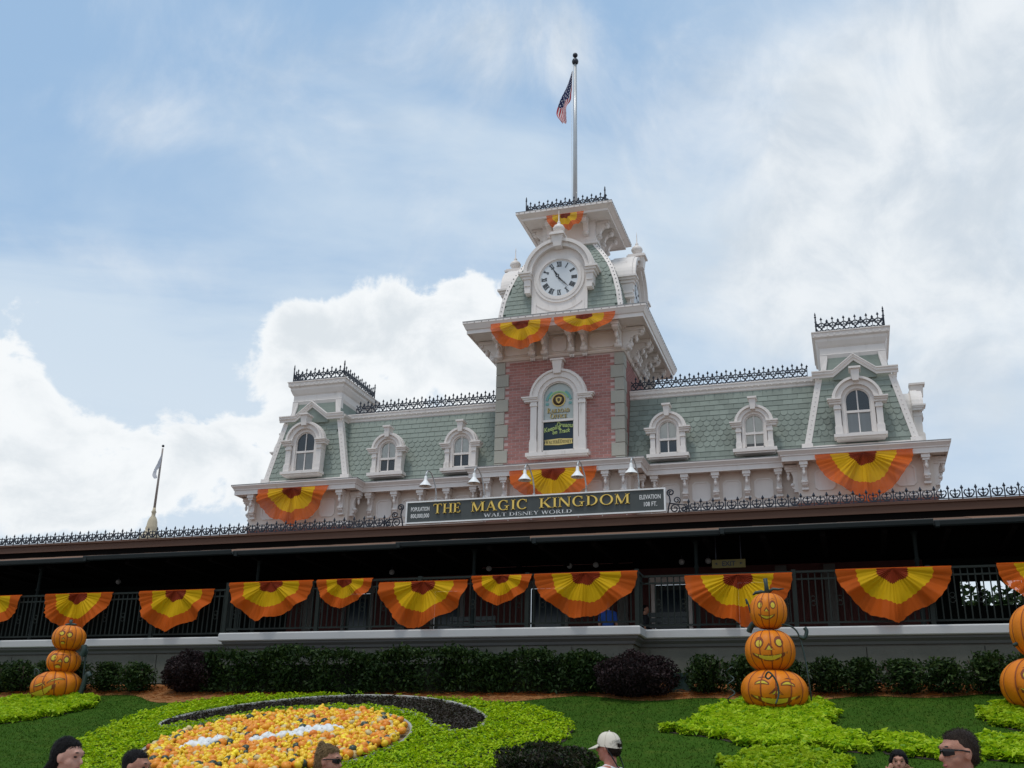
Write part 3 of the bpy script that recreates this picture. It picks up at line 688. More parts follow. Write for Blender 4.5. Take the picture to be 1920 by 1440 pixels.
for a in (0, PI/2, -PI/2):
    Mf = Cq @ RZ(a) @ T(0, -2.1, 0)
    for x in (-2.0, -.88, -.45, .45, .88, 2.0): put('tower_bracket', tbm, ST, Mf @ T(x, -.012, 13.08))
    for x in (-.88, -.45, .45, .88): put('drop_ornament', dpm, ST, Mf @ T(x, -.05, 12.27))
    for x in (-1.45, 0, 1.45): put('frieze_panel', panel_mesh(.5 if x == 0 else .85, .52), ST, Mf @ T(x, -.014, 12.47))
    cf = MB(); cf.mould([(-2.05, -.42), (2.05, -.42)], [(-.30, 13.098), (.32, 13.098), (.32, 13.07), (.28, 13.07), (.28, 13.085), (-.30, 13.085)]); cf.build('soffit_panel', cream, ST, Mf)
# ------------------------------------------------ curved tower roof
PR = [(2.12, 13.5), (2.09, 14.0), (2.02, 14.5), (1.90, 15.0), (1.74, 15.5), (1.53, 15.95), (1.30, 16.35), (1.10, 16.65), (.98, 16.85)]
b = MB()
vs = [(sx*h, 2.1+sy*h, z) for h, z in PR for sx, sy in ((-1, -1), (1, -1), (1, 1), (-1, 1))]
b.add(vs, [(4*i+k, 4*i+(k+1) % 4, 4*i+4+(k+1) % 4, 4*i+4+k) for i in range(len(PR)-1) for k in range(4)]); b.build('tower_roof', slate_bed, ST)
def prof_at(s_):
    acc = 0
    for (h0, z0), (h1, z1) in zip(PR, PR[1:]):
        L = math.hypot(h1-h0, z1-z0)
        if s_ <= acc+L: t = (s_-acc)/L; return h0+(h1-h0)*t, z0+(z1-z0)*t, (h1-h0)/L, (z1-z0)/L
        acc += L
    return PR[-1][0], PR[-1][1], (h1-h0)/L, (z1-z0)/L
TOT = sum(math.hypot(b_[0]-a_[0], b_[1]-a_[1]) for a_, b_ in zip(PR, PR[1:]))
for a in (0, PI/2, -PI/2):
    Mf = Cq @ RZ(a)
    r_ = 0; s_ = .0
    while s_ < TOT-.1:
        h, z, dh, dz_ = prof_at(s_); kind = 'square' if z < 14.75 else 'scale'; w = .205 if kind == 'scale' else .25
        Vv = Vector((0, -dh, dz_)); Nv = Vector((0, -dz_, -dh)); Rm = Matrix((Vector((1, 0, 0)), Vector((0, -dh, dz_)), Nv)).transposed().to_4x4()
        n = int(2*h/w)+1
        for k in range(-n, n+1):
            x = k*w+(r_ % 2)*w/2
            if abs(x) > h-.16: continue
            if abs(x) < .80 and z < 16.0: continue
            SL_J.append((kind, Mf @ T(x, -h, z) @ Rm @ Matrix.Diagonal((w/(.205 if kind == 'scale' else .30), 1, 1, 1))))
        s_ += .17; r_ += 1
# ribs on the four hips with studs
for sx, sy in ((-1, -1), (1, -1), (1, 1), (-1, 1)):
    rb = MB(); w = .16
    vs = []
    for h, z in PR:
        X, Y = sx*(h+.035), 2.1+sy*(h+.035)
        vs += [(X, Y, z), (X-sx*w, Y, z), (X-sx*w, Y-sy*.05, z), (X-sx*.05, Y-sy*w, z), (X, Y-sy*w, z)]
    fs = [(5*i+k, 5*i+(k+1) % 5, 5*i+5+(k+1) % 5, 5*i+5+k) for i in range(len(PR)-1) for k in range(5)]
    rb.add(vs, fs); rb.build('hip_rib', white, ST)
    sd_ = MB(); q = .12
    while q < TOT-.05:
        h, z, dh, dz_ = prof_at(q); sd_.ball((sx*(h+.045), 2.1+sy*(h-.03), z), .02, 6, 4); sd_.ball((sx*(h-.03), 2.1+sy*(h+.045), z), .02, 6, 4); q += .17
    tag(sd_.build('stud_row', lead, ST), kind='stuff')
# ------------------------------------------------ clock dormers
face_m = mat('clock_face', (.66, .69, .71), .35); num_m = mat('clock_black', (.012, .014, .014), .4)
def clock(M, full=True):
    d = MB(); hw, zc = .96, 15.09
    poly = [(-hw, 13.52), (hw, 13.52), (hw, 15.30)]+[(hw*math.cos(PI*i/20), 15.30+hw*math.sin(PI*i/20)) for i in range(1, 20)]+[(-hw, 15.30)]
    d.prism(poly, 0, 1.3); dm_ = d.build('clock_dormer', white, ST, M)
    h = MB()
    h.arch(0, 15.30, .93, 1.08, 0, PI, -.16, .3, 28); h.arch(0, 15.30, 1.082, 1.20, 0, PI, -.24, .9, 28); h.arch(0, 15.30, 1.16, 1.235, 0, PI, -.13, .6, 28)
    h.build('arch_hood', white, dm_, M)
    for s in (-1, 1):
        i_ = MB()
        for (z0, z1, e, y) in ((15.10, 15.20, 1.24, -.20), (15.20, 15.28, 1.30, -.25), (15.28, 15.345, 1.37, -.30)): a, b_ = sorted((s*.95, s*e)); i_.box(a, b_, y, .5, z0, z1)
        a, b_ = sorted((s*.97, s*1.19)); i_.box(a, b_, -.16, .5, 14.86, 15.10); i_.box(a, b_, -.13, .5, 14.74, 14.86); i_.box(min(s*.97, s*1.16), max(s*.97, s*1.16), -.17, .5, 14.60, 14.74)
        i_.build('impost', white, dm_, M)
    k = MB(); k.add([(-.13, -.32, 16.16), (.13, -.32, 16.16), (.19, -.36, 16.56), (-.19, -.36, 16.56), (-.13, .2, 16.16), (.13, .2, 16.16), (.19, .2, 16.56), (-.19, .2, 16.56)], [(0, 1, 2, 3), (1, 5, 6, 2), (4, 0, 3, 7), (0, 4, 5, 1), (3, 2, 6, 7)])
    k.box(-.26, .26, -.42, .24, 16.56, 16.62); k.box(-.22, .22, -.38, .2, 16.62, 16.68); k.build('keystone', white, dm_, M)
    f_ = MB(); f_.lathe([(.10, 16.68), (.12, 16.71), (.09, 16.74), (.15, 16.80), (.20, 16.88), (.20, 16.94), (.16, 17.01), (.08, 17.07), (.05, 17.10), (.06, 17.13), (.05, 17.17), (.02, 17.2), (.012, 17.5), (.004, 17.62)], 14, (0, -.09, 0)); f_.build('finial', white, dm_, M)
    r_ = MB(); r_.arch(0, zc, .655, .70, 0, 2*PI, -.03, .02, 40, smooth=False); r_.arch(0, zc, .70, .78, 0, 2*PI, -.06, .02, 40); r_.arch(0, zc, .78, .88, 0, 2*PI, -.04, .02, 40); r_.build('clock_bezel', white, dm_, M)
    c = MB(); c.lathe([(.66, -.004), (.66, .004)], 40, smooth=False); cf = c.build('clock_face', face_m, dm_, M @ T(0, -.008, zc) @ Matrix.Rotation(PI/2, 4, 'X'))
    sp = MB()
    for s in (-1, 1): sp.prism([(s*.86, 13.60), (s*.86, 14.25), (s*.80, 14.25), (s*.80, 13.66), (s*.40, 13.66), (s*.46, 13.60)], -.02, .01)
    sp.arch(0, zc, 1.16, 1.20, R(228), R(312), -.02, .01, 14); sp.build('spandrel_moulding', white, dm_, M)
    nb = ['XII', 'I', 'II', 'III', 'IIII', 'V', 'VI', 'VII', 'VIII', 'IX', 'X', 'XI']
    for k_, s in enumerate(nb):
        b = MB(); wd = {'I': .042, 'V': .085, 'X': .085}; tot = sum(wd[q] for q in s); x = -tot/2; r0, r1 = .44, .60
        for q in s:
            if q == 'I': b.prism([(x+.008, r0), (x+.034, r0), (x+.034, r1), (x+.008, r1)], -.004, .004)
            elif q == 'V':
                b.prism([(x, r1), (x+.03, r1), (x+.055, r0), (x+.035, r0)], -.004, .004); b.prism([(x+.07, r1), (x+.08, r1), (x+.055, r0), (x+.045, r0)], -.004, .004)
            else:
                b.prism([(x, r1), (x+.03, r1), (x+.085, r0), (x+.055, r0)], -.004, .004); b.prism([(x+.068, r1), (x+.08, r1), (x+.014, r0), (x+.002, r0)], -.006, .006)
            x += wd[q]
        b.prism([(-tot/2, r1), (tot/2, r1), (tot/2, r1+.012), (-tot/2, r1+.012)], -.004, .004); b.prism([(-tot/2, r0-.012), (tot/2, r0-.012), (tot/2, r0), (-tot/2, r0)], -.004, .004)
        b.build('numeral', num_m, dm_, M @ T(0, -.018, zc) @ Matrix.Rotation(R(30*k_), 4, 'Y'))
    hr = MB(); hr.prism([(-.016, -.05), (.016, -.05), (.022, .06), (-.022, .06)], -.004, .004); hr.arch(0, .125, .035, .06, 0, 2*PI, -.004, .004, 16)
    hr.prism([(-.03, .19), (0, .17), (.03, .19), (.02, .30), (.004, .50), (-.004, .50), (-.02, .30)], -.004, .004)
    hr.build('clock_hand', num_m, dm_, M @ T(0, -.03, zc) @ Matrix.Rotation(R(330), 4, 'Y'))
    mn = MB(); mn.prism([(-.03, -.02), (.03, -.02), (.014, .2), (-.014, .2)], -.004, .004); mn.arch(0, .235, .018, .034, 0, 2*PI, -.004, .004, 12); mn.prism([(-.018, .27), (.018, .27), (.003, .46), (-.003, .46)], -.004, .004); mn.ball((0, 0, 0), (.035, .01, .035), 10, 6)
    mn.build('clock_hand', num_m, dm_, M @ T(0, -.042, zc) @ Matrix.Rotation(R(136), 4, 'Y'))
clock(T(0, -.06, 0))
for a in (PI/2, -PI/2): clock(Cq @ RZ(a) @ T(0, -2.16, 0))
# ------------------------------------------------ collar and top cornice
CP = [(-.95, 1.15), (.95, 1.15), (.95, 3.05), (-.95, 3.05)]
MB().mould(CP, [(.02, 16.8), (.14, 16.84), (.14, 16.9), (.08, 16.95), (.08, 17.02), (.03, 17.06), (.03, 17.16), (0, 17.18), (0, 17.82)], True).build('collar', white, ST)
MB().mould(CP, [(-.3, 17.80), (.02, 17.80), (.06, 17.84), (.56, 17.84), (.56, 17.80), (.60, 17.80), (.60, 17.88), (.64, 17.90), (.74, 17.97), (.778, 17.98), (.778, 18.06), (.76, 18.072), (-.9, 18.14)], True).build('top_cornice', white, ST)
MB().mould(CP, [(.75, 18.074), (.783, 18.068), (.783, 18.082), (.5, 18.10), (.5, 18.09)], True).build('top_flashing', lead, ST)
def cbracket():
    b = MB(); w = .17; out = .46
    b.box(-w*.65, w*.65, -out, 0, -.08, 0)
    b.prism_x([(0, -.08), (-out*.96, -.08), (-out*1.0, -.16), (-out*.85, -.24), (-out*.6, -.24), (-out*.40, -.33), (-out*.32, -.46), (-out*.36, -.56), (-out*.2, -.64), (0, -.66)], -w*.5, w*.5)
    b.tube([(-w*.55, -out*.82, -.15), (w*.55, -out*.82, -.15)], .075, 9); b.tube([(-w*.55, -out*.24, -.55), (w*.55, -out*.24, -.55)], .075, 9)
    return b.mesh('collar_bracket', white)
cbm = cbracket()
for a in (0, PI/2, -PI/2):
    Mf = Cq @ RZ(a) @ T(0, -.95, 0)
    for x in (-.66, 0, .66) if a else (-.66, .66): put('collar_bracket', cbm, ST, Mf @ T(x, 0, 17.83))
    sd_ = MB()
    for k in range(17): sd_.ball((-1.6+k*.2, -.785, 18.02), .018, 6, 4)
    tag(sd_.build('stud_row', lead, ST, Mf), kind='stuff')
    sd_ = MB()
    for k in range(24): sd_.ball((-2.9+k*.252, -2.1+.95-.962+.0, 13.415), .016, 6, 4)
    tag(sd_.build('stud_row', lead, ST, Mf), kind='stuff')
# ------------------------------------------------ slates into the scene
for kind in ('scale', 'square'):
    me = SLM[kind].mesh('slate', slate)
    for k_, Mx in SL_I:
        if k_ == kind: put('slate', me, ST, Mx)
b = MB()
for k_, Mx in SL_J:
    q = SLM[k_]; b.v.extend([tuple(Mx @ Vector(p)) for p in q.v]); o = len(b.v)-len(q.v); b.f.extend([tuple(o+i for i in f) for f in q.f]); b.mi.extend(q.mi); b.sm.extend(q.sm)
tag(b.build('slate_field', slate, ST), kind='stuff')
# ------------------------------------------------ iron cresting
def spear(b, x, z0, z1, r=.012, tip=.10):
    r *= 1.6
    b.tube([(x, 0, z0), (x, 0, z1-tip)], r, 4, smooth=False); b.lathe([(.008, z1-tip), (.042, z1-tip*.72), (.030, z1-tip*.5), (.003, z1)], 4, (x, 0, 0), smooth=False)
def crest_a(p):
    b = MB()
    for s in (-1, 1):
        b.tube(arcp(s*p*.23, .10, p*.20, 90-s*20, 90+s*250, 9), .025, 4, smooth=False)
        b.tube([(s*p*.5, 0, .19), (s*p*.40, 0, .235), (s*p*.2, 0, .225)], .022, 4, smooth=False)
        b.tube(arcp(s*p*.26, .33, p*.20, 270-s*70, 270+s*110, 6), .022, 4, smooth=False)
        b.tube([(s*p*.5, 0, 0), (s*p*.5, 0, .2)], .014, 4, smooth=False)
    spear(b, 0, .2, .50, tip=.11); spear(b, p/2, .2, .42, .01, .09)
    return b.mesh('cresting_motif', iron)
def crest_run(M, L, n, post=None, mname='cresting_rail'):
    p = L/n
    if round(p, 3) not in CRA: CRA[round(p, 3)] = crest_a(p)
    me = CRA[round(p, 3)]
    r_ = MB(); r_.box(0, L, -.016, .016, 0, .03); r_.box(0, L, -.013, .013, .19, .216)
    if post: 
        for x in (0, L): r_.tube([(x, 0, -.02), (x, 0, post-.1)], .024, 6); r_.lathe([(.03, post-.12), (.035, post-.09), (.015, post-.06), (.028, post-.03), (.004, post+.06)], 6, (x, 0, 0))
    r = r_.build(mname, iron, ST, M)
    for k in range(n): put('cresting_motif', me, r, M @ T(p*(k+.5), 0, 0))
CRA = {}
crest_run(T(2.16, 1.05, 11.235), 5.55, 19); crest_run(T(-7.71, 1.05, 11.235), 5.55, 19)
for cx in (9.09, -9.09):
    a = 1.0; y0, y1 = .62, 3.2
    crest_run(T(cx-a, y0, 12.525), 2*a, 6, .62); crest_run(T(cx+a, y0, 12.525) @ RZ(PI/2), y1-y0, 8, .62); crest_run(T(cx-a, y0, 12.525) @ RZ(PI/2), y1-y0, 8); crest_run(T(cx-a, y1, 12.525), 2*a, 6)
a = 1.43
crest_run(T(-a, 2.1-a, 18.10), 2*a, 9, .66); crest_run(T(a, 2.1-a, 18.10) @ RZ(PI/2), 2*a, 9, .66); crest_run(T(-a, 2.1-a, 18.10) @ RZ(PI/2), 2*a, 9)

# ---------------------------------------------------------------- platform canopy (parts of the station)
XL, XR = -24, 22
MB().box(XL, XR, -3.2, .55, 6.06, 6.14).build('canopy_roof', shingle_m, ST)
MB().box(XL, XR, -3.24, -3.2, 5.885, 6.13).build('fascia_board', fascia_m, ST)
MB().box(XL, XR, -3.29, -3.235, 6.085, 6.15).build('fascia_cap', fascia_m, ST)
MB().box(XL, XR, -3.195, -3.1, 5.3, 6.06).build('shadow_gap_board', darkwood, ST)  # near-black strip, colour stands in for the shadow between the two roofs
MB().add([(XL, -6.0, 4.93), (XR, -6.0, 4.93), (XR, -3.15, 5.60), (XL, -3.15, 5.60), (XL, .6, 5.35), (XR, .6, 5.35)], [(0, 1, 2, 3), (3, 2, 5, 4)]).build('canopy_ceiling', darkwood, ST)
cr = MB().add([(XL, -6.05, 4.985), (XR, -6.05, 4.985), (XR, -3.2, 5.675), (XL, -3.2, 5.675)], [(0, 1, 2, 3)]).build('canopy_lower_roof', shingle_m, ST)
pv = Vector((0, 2.85, .69)).normalized(); pn = Vector((0, -.69, 2.85)).normalized()
pRm = Matrix((Vector((1, 0, 0)), pv, pn)).transposed().to_4x4()
roofp = {}
for w in (.9, 1.15): roofp[w] = MB().box(-w/2, w/2, 0, 2.8, .0, .03).mesh('roof_panel', shingle_m)
x = XL+.6
while x < XR-.6:
    w = rng.choice((.9, 1.15)); put('roof_panel', roofp[w], cr, T(x+w/2, -6.06, 4.99) @ pRm @ Matrix.Rotation(rng.uniform(.0, .012), 4, 'Y')); x += w+.015
gx = [XL, -12.2, -7.4, -2.6, 1.0, 5.6, 10.3, 14.5, XR]
for i in range(len(gx)-1):
    o = (0, .09)[i % 2]; g = MB(); y = -6.06-o
    prof = [(0, 0), (-.03, -.09), (-.10, -.115), (-.16, -.09), (-.175, 0), (-.165, .02), (-.15, .0), (-.14, -.07), (-.09, -.09), (-.04, -.07), (-.015, 0)]
    g.prism_x([(y+a, 4.99+o*.2+b_) for a, b_ in prof], gx[i], gx[i+1]-.01); g.build('gutter', gutter_m, ST)
    b = MB(); b.box(gx[i]+.03, gx[i]+.12, y-.18, y+.01, 4.865+o*.2, 4.99+o*.2); b.build('gutter_joint', gutter_m, ST)
for k in range(34): 
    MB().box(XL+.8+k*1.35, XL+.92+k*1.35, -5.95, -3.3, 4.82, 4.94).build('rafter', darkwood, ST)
postm = mat('green_post', (.008, .011, .010), .7, 0, .1, 3, spec=.1)
for x in (-19.5, -14.2, -6.95, -.7, 4.95, 9.9, 14.6, 19):
    b = MB(); b.lathe([(.10, 2.22), (.10, 2.4), (.06, 2.46), (.045, 4.2), (.07, 4.24), (.045, 4.3), (.045, 4.8), (.1, 4.9)], 10, (x, -5.6, 0))
    b.build('canopy_post', postm, ST)
# back wall of the platform with doors
bw = mat('shaded_brick', (.10, .040, .036), .9, 0, .2, 4, .3, 40, spec=.1); boards = mat('shade_black_boards', (.008, .010, .009), .9, 0, .2, 3, spec=.05)  # station brick with canopy shade put into its colour; end boards blackened likewise
def wallseg(x0, x1, z0=2.21, z1=5.4): MB().box(x0, x1, .5, .8, z0, z1).build('back_wall', boards if x0 >= 10.3 or x1 < -9 else bw, ST)  # wall ends added near-black where only deep shade shows
door_d = mat('dark_green_door', (.012, .022, .018), .4)
doors = [(-7.4, -6.3), (-4.3, -3.2), (-1.1, 0.2), (2.75, 3.95), (5.2, 6.3)]
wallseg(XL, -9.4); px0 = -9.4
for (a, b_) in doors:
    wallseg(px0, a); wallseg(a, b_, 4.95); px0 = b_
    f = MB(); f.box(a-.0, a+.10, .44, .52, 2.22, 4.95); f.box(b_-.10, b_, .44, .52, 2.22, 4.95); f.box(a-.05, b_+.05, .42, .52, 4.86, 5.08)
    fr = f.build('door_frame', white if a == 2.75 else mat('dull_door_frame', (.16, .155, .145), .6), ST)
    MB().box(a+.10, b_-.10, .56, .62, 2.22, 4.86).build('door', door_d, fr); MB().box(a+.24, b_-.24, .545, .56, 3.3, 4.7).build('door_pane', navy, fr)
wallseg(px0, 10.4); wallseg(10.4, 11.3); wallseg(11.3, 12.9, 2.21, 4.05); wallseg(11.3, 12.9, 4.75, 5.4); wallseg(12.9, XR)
for x in (11.8, 12.3): MB().box(x-.04, x+.04, .6, .68, 4.05, 4.75).build('mullion', darkwood, ST)
for x in (6.55, 7.9, -5.3, -8.6, 1.9):
    b = MB(); b.box(x-.16, x+.16, .36, .5, 2.22, 5.3); b.box(x-.2, x+.2, .33, .5, 2.22, 2.7); b.box(x-.2, x+.2, .33, .5, 4.9, 5.05); b.build('pilaster', mat('grey_pilaster', (.12, .115, .105), .7), ST)
# bench row on the platform, its own things
bench_m = mat('grey_green_bench', (.075, .09, .092), .5, 0, .1, 3)
for i, (x, lb) in enumerate(((-2.2, 'grey slatted platform bench beneath the small bunting right of the low hung one'), (3.35, 'grey slatted platform bench in front of the white framed doorway'))):
    t = thing('platform_bench', lb, 'bench', (x, -1.6, 2.216), 0, 'benches on the platform')
    Mt = T(x, -1.6, 2.216)
    for k in range(4): MB().box(-.7, .7, .20, .235, 1.0+k*.15, 1.12+k*.15).build('back_slat', bench_m, t, Mt)
    for k in range(3): MB().box(-.7, .7, -.22+k*.14, -.10+k*.14, .62, .66).build('seat_slat', bench_m, t, Mt)
    for s in (-.62, .62):
        MB().box(s-.03, s+.03, .235, .275, 0, 1.6).build('leg', iron, t, Mt); MB().box(s-.03, s+.03, -.22, -.17, 0, .62).build('leg', iron, t, Mt); MB().box(s-.025, s+.025, -.22, .24, .58, .62).build('seat_frame', iron, t, Mt)
# exit sign
t = thing('exit_sign', 'small yellow hanging exit sign under the dark canopy', 'sign', (5.65, -5, 4.32))
MB().box(5.25, 6.05, -5.02, -4.98, 4.32, 4.52).build('sign_plate', mat('mustard_sign', (.13, .10, .022), .6), t)
me = sans('EXIT', .16, .003, bold=.004); me.materials.append(num_m); put('lettering', me, t, T(5.65, -5.027, 4.365) @ UP)
for s in (-1, 1):
    MB().prism([(5.65+s*.34, 4.42), (5.65+s*.27, 4.45), (5.65+s*.27, 4.39)], -5.03, -5.021).build('arrow', num_m, t); MB().box(5.65+s*.3-.01, 5.65+s*.3+.01, -5.005, -4.995, 4.52, 5.1).build('hanger', iron, t)
globe_m = mat('globe_glass', (.42, .42, .40), .3)
for i, (x, lb) in enumerate(((-15.06, 'pale globe lamp above the gap between the second and third buntings'), (-5.05, 'pale globe lamp above the low hung middle bunting'), (-1.88, 'pale globe lamp above the small bunting right of the low hung one'), (.62, 'left one of two pale globe lamps above the bunting ending the projecting railing'), (1.41, 'right one of two pale globe lamps above the bunting ending the projecting railing'), (3.91, 'pale globe lamp left of the yellow exit sign'), (4.66, 'pale globe lamp nearest the yellow exit sign'))):
    z = 5.25; t = thing('globe_lamp', lb, 'lamp', (x, -1, z-.1), 0, 'globe lamps under the canopy')
    MB().ball((x, -1, z), .085, 12, 8).build('globe', globe_m, t); MB().tube([(x, -1, z+.07), (x, -1, 5.46)], .014, 5).build('stem', iron, t)
# low cresting along the canopy edge
def crest_b(p):
    b = MB()
    for s in (-1, 1):
        b.tube([(s*p*.5, 0, .075), (s*p*.38, 0, .085), (s*p*.22, 0, .13), (s*p*.13, 0, .20), (s*p*.20, 0, .255), (s*p*.30, 0, .262), (s*p*.36, 0, .235)], [.023, .025, .025, .022, .019, .016, .009], 4, smooth=False)
        b.tube([(s*p*.5, 0, .10), (s*p*.42, 0, .17), (s*p*.34, 0, .175), (s*p*.30, 0, .15)], [.019, .017, .015, .009], 4, smooth=False)
    spear(b, 0, .0, .40, .013, .12); spear(b, p/2, .06, .315, .012, .10)
    b.prism([(-.05, 0), (.05, 0), (.018, .04), (-.018, .04)], -.014, .014)
    return b.mesh('cresting_motif', iron)
PB = .325; cbme = crest_b(PB)
for (x0, n) in ((-23.8, 60), (4.3, 36)):
    L = n*PB; r_ = MB(); r_.box(x0, x0+L, -3.085, -3.045, 6.15, 6.18); r_.box(x0, x0+L, -3.076, -3.056, 6.215, 6.235); r = r_.build('cresting_rail', iron, ST)
    for k in range(n): put('cresting_motif', cbme, r, T(x0+PB*(k+.5), -3.066, 6.16))
# ---------------------------------------------------------------- the name board
SG = thing('name_board', 'long grey name board with raised gold capitals and white border', 'sign', (0, -2.95, 6.15))
ys = -2.96
MB().box(-3.79, 3.79, ys, ys+.08, 6.30, 6.905).build('panel', sign_m, SG)
b = MB(); b.box(-3.83, 3.83, ys-.03, ys+.10, 6.27, 6.31); b.box(-3.83, 3.83, ys-.03, ys+.10, 6.895, 6.935); b.box(-3.83, -3.785, ys-.03, ys+.10, 6.31, 6.895); b.box(3.785, 3.83, ys-.03, ys+.10, 6.31, 6.895); b.build('border', white2, SG)
def sword(wd, x, z, h, sx, m_, y, dep, gap=.09, target=None, sp=.38, perletter=True):
    def adv(c): return sp*h*sx if c == ' ' else glyph(MB(), c, 0, 0, h, 0, .01, sx)*h*sx+gap*h
    tot = sum(adv(c) for c in wd)-gap*h; k = target/tot if target else 1
    sx *= k; gap *= k
    x0 = x-(target or tot)/2
    acc = MB()
    for c in wd:
        if c != ' ':
            b_ = MB() if perletter else acc
            glyph(b_, c, x0, z, h, y-dep, y-.001, sx)
            if perletter: b_.build('letter', m_, SG)
        x0 += (sp*h*sx) if c == ' ' else glyph(MB(), c, 0, 0, h, 0, .01, sx)*h*sx+gap*h
    if not perletter: acc.build('lettering', m_, SG)
sword('THE', -2.52, 6.535, .285, 1.05, gold, ys, .05, target=.86)
sword('MAGIC', -.93, 6.535, .285, 1.05, gold, ys, .05, target=1.70)
sword('KINGDOM', 1.55, 6.535, .285, 1.05, gold, ys, .05, target=2.58)
sword('WALT DISNEY WORLD', -.10, 6.365, .105, 1.5, glyph_w, ys, .012, target=2.60, perletter=False)
for txt, x, z, sz in (('POPULATION', -3.38, 6.64, .155), ('800,000,000', -3.38, 6.44, .155), ('ELEVATION', 3.40, 6.64, .155), ('108 FT.', 3.40, 6.44, .155)):
    me = sans(txt, sz*1.12, .005, bold=.0015); me.materials.append(glyph_w); wx = [v.co.x for v in me.vertices]; put('lettering', me, SG, T(x, ys-.006, z) @ UP @ Matrix.Diagonal(((.36 if 'FT' in txt else .58)/(max(wx)-min(wx)), 1, 1, 1)))
for k in range(11): MB().box(-3.43+k*.686-.012, -3.43+k*.686+.012, ys+.02, ys+.045, 6.145, 6.268).build('foot', white2, SG)
for s in (-1, 1):
    b = MB()
    def P(pts, r): b.tube([(s*(3.86+x), -3.03, 6.17+z) for x, z in pts], r, 5)
    sp = lambda cx, cz, r0, a0, turns, n=18, q=1: [(cx+(r0*(1-.75*i/n))*math.cos(R(a0+q*turns*360*i/n)), cz+(r0*(1-.75*i/n))*math.sin(R(a0+q*turns*360*i/n))) for i in range(n+1)]
    P([(0.02, .0), (.05, .2), (.10, .36), (.08, .50)]+sp(.12, .60, .10, 200, 1.4, 16, -1), .022); P(sp(.22, .15, .15, 270, 1.6), .02); P(sp(.46, .11, .11, 180, 1.5), .018); P(sp(.28, .38, .10, -60, 1.4), .018)
    P([(.1, .3), (.3, .27), (.48, .24), (.62, .08)], .018); P([(0, .02), (.7, .02)], .018); P(sp(.62, .17, .07, 90, 1.3), .014)
    b.build('scroll_bracket', iron, SG)
# gooseneck lamps
def gooseneck(x, lb):
    t = thing('gooseneck_lamp', lb, 'lamp', (x, -2.9, 6.94), 0, 'lamps over the name board'); M = T(x, -2.9, 6.94)
    pts = [(.05, 0, 0), (.05, -.02, .2), (.03, -.07, .42), (.0, -.16, .62)]+[(-.02, -.36-.2*math.cos(R(a)), .70+.15*math.sin(R(a))) for a in (-160+360, 150, 110, 70, 40, 10)][1:]
    pts = [(.05, 0, 0), (.05, -.01, .22), (.03, -.07, .46), (0, -.16, .64), (-.02, -.28, .755), (-.03, -.42, .79), (-.03, -.56, .755), (-.03, -.64, .66), (-.03, -.665, .52)]
    MB().tube(pts, .021, 7).build('arm', steel, t, M)
    s = MB(); s.lathe([(.03, .58), (.042, .56), (.045, .46), (.06, .44), (.08, .41), (.145, .335), (.185, .28), (.19, .272), (.175, .278), (.13, .33), (.06, .40), (.03, .42)], 18, (-.03, -.665, 0)); s.build('shade', white2, t, M)
    MB().ball((-.03, -.665, .30), .05, 8, 6).build('bulb', globe_m, t, M); MB().box(.02, .08, -.03, .04, -.01, .05).build('base', steel, t, M)
for x, lb in zip((-2.976, -1.491, .017, 1.537, 3.04), ('white gooseneck lamp at the left end of the name board', 'white gooseneck lamp second from the left over the name board', 'middle white gooseneck lamp over the name board', 'white gooseneck lamp second from the right over the name board', 'white gooseneck lamp at the right end of the name board')): gooseneck(x, lb)
# ---------------------------------------------------------------- platform railing
def railing(name, label, P0, P1, posts=(), scroll=True):
    P0, P1 = Vector(P0), Vector(P1); L = (P1-P0).length; a = math.atan2(P1.y-P0.y, P1.x-P0.x); M = T(P0.x, P0.y, 2.24) @ RZ(a)
    t = thing(name, label, 'railing', (P0.x, P0.y, 2.24), a)
    MB().box(0, L, -.028, .028, 1.02, 1.055).build('top_rail', railm, t, M); MB().box(0, L, -.014, .014, .885, .915).build('middle_rail', railm, t, M); MB().box(0, L, -.018, .018, .07, .10).build('bottom_rail', railm, t, M)
    n = int(round(L/.122)); bal = MB().box(-.011, .011, -.011, .011, .10, .885).mesh('baluster', railm); short = MB().box(-.010, .010, -.010, .010, .915, 1.02).mesh('short_baluster', railm)
    for k in range(1, n): put('baluster', bal, t, M @ T(L*k/n, 0, 0)); put('short_baluster', short, t, M @ T(L*k/n, 0, 0))
    if scroll:
        s_ = MB(); s_.tube(arcp(0, .0, .045, 0, 360, 10), .007, 4); s_.tube(arcp(0, .095, .045, 0, 360, 10), .007, 4); sme = s_.mesh('ring_ornament', railm)
        for k in range(2, n-1, 4): put('ring_ornament', sme, t, M @ T(L*(k+.5)/n, 0, .44))
    for x in posts: MB().box(x-.04, x+.04, -.04, .04, 0, 1.08).build('post', railm, t, M)
railing('platform_railing', 'dark green iron railing on the left stretch of the platform', (-18.2, -10.14), (-4.5, -10.14), (1.8, 4.2, 6.6, 9.0, 11.4))
railing('platform_railing', 'dark green iron railing on the projecting middle of the platform', (-4.5, -10.77), (4.5, -10.77), (0, 2.2, 4.5, 6.8, 9.0))
railing('platform_railing', 'dark green iron railing on the right stretch of the platform', (4.5, -10.14), (14.0, -10.14), (2.9, 5.3, 7.7))
railing('platform_railing', 'short iron railing return left of the projecting middle', (-4.5, -10.14), (-4.5, -10.77), (), False)
railing('platform_railing', 'short iron railing return right of the projecting middle', (4.5, -10.77), (4.5, -10.14), (), False)
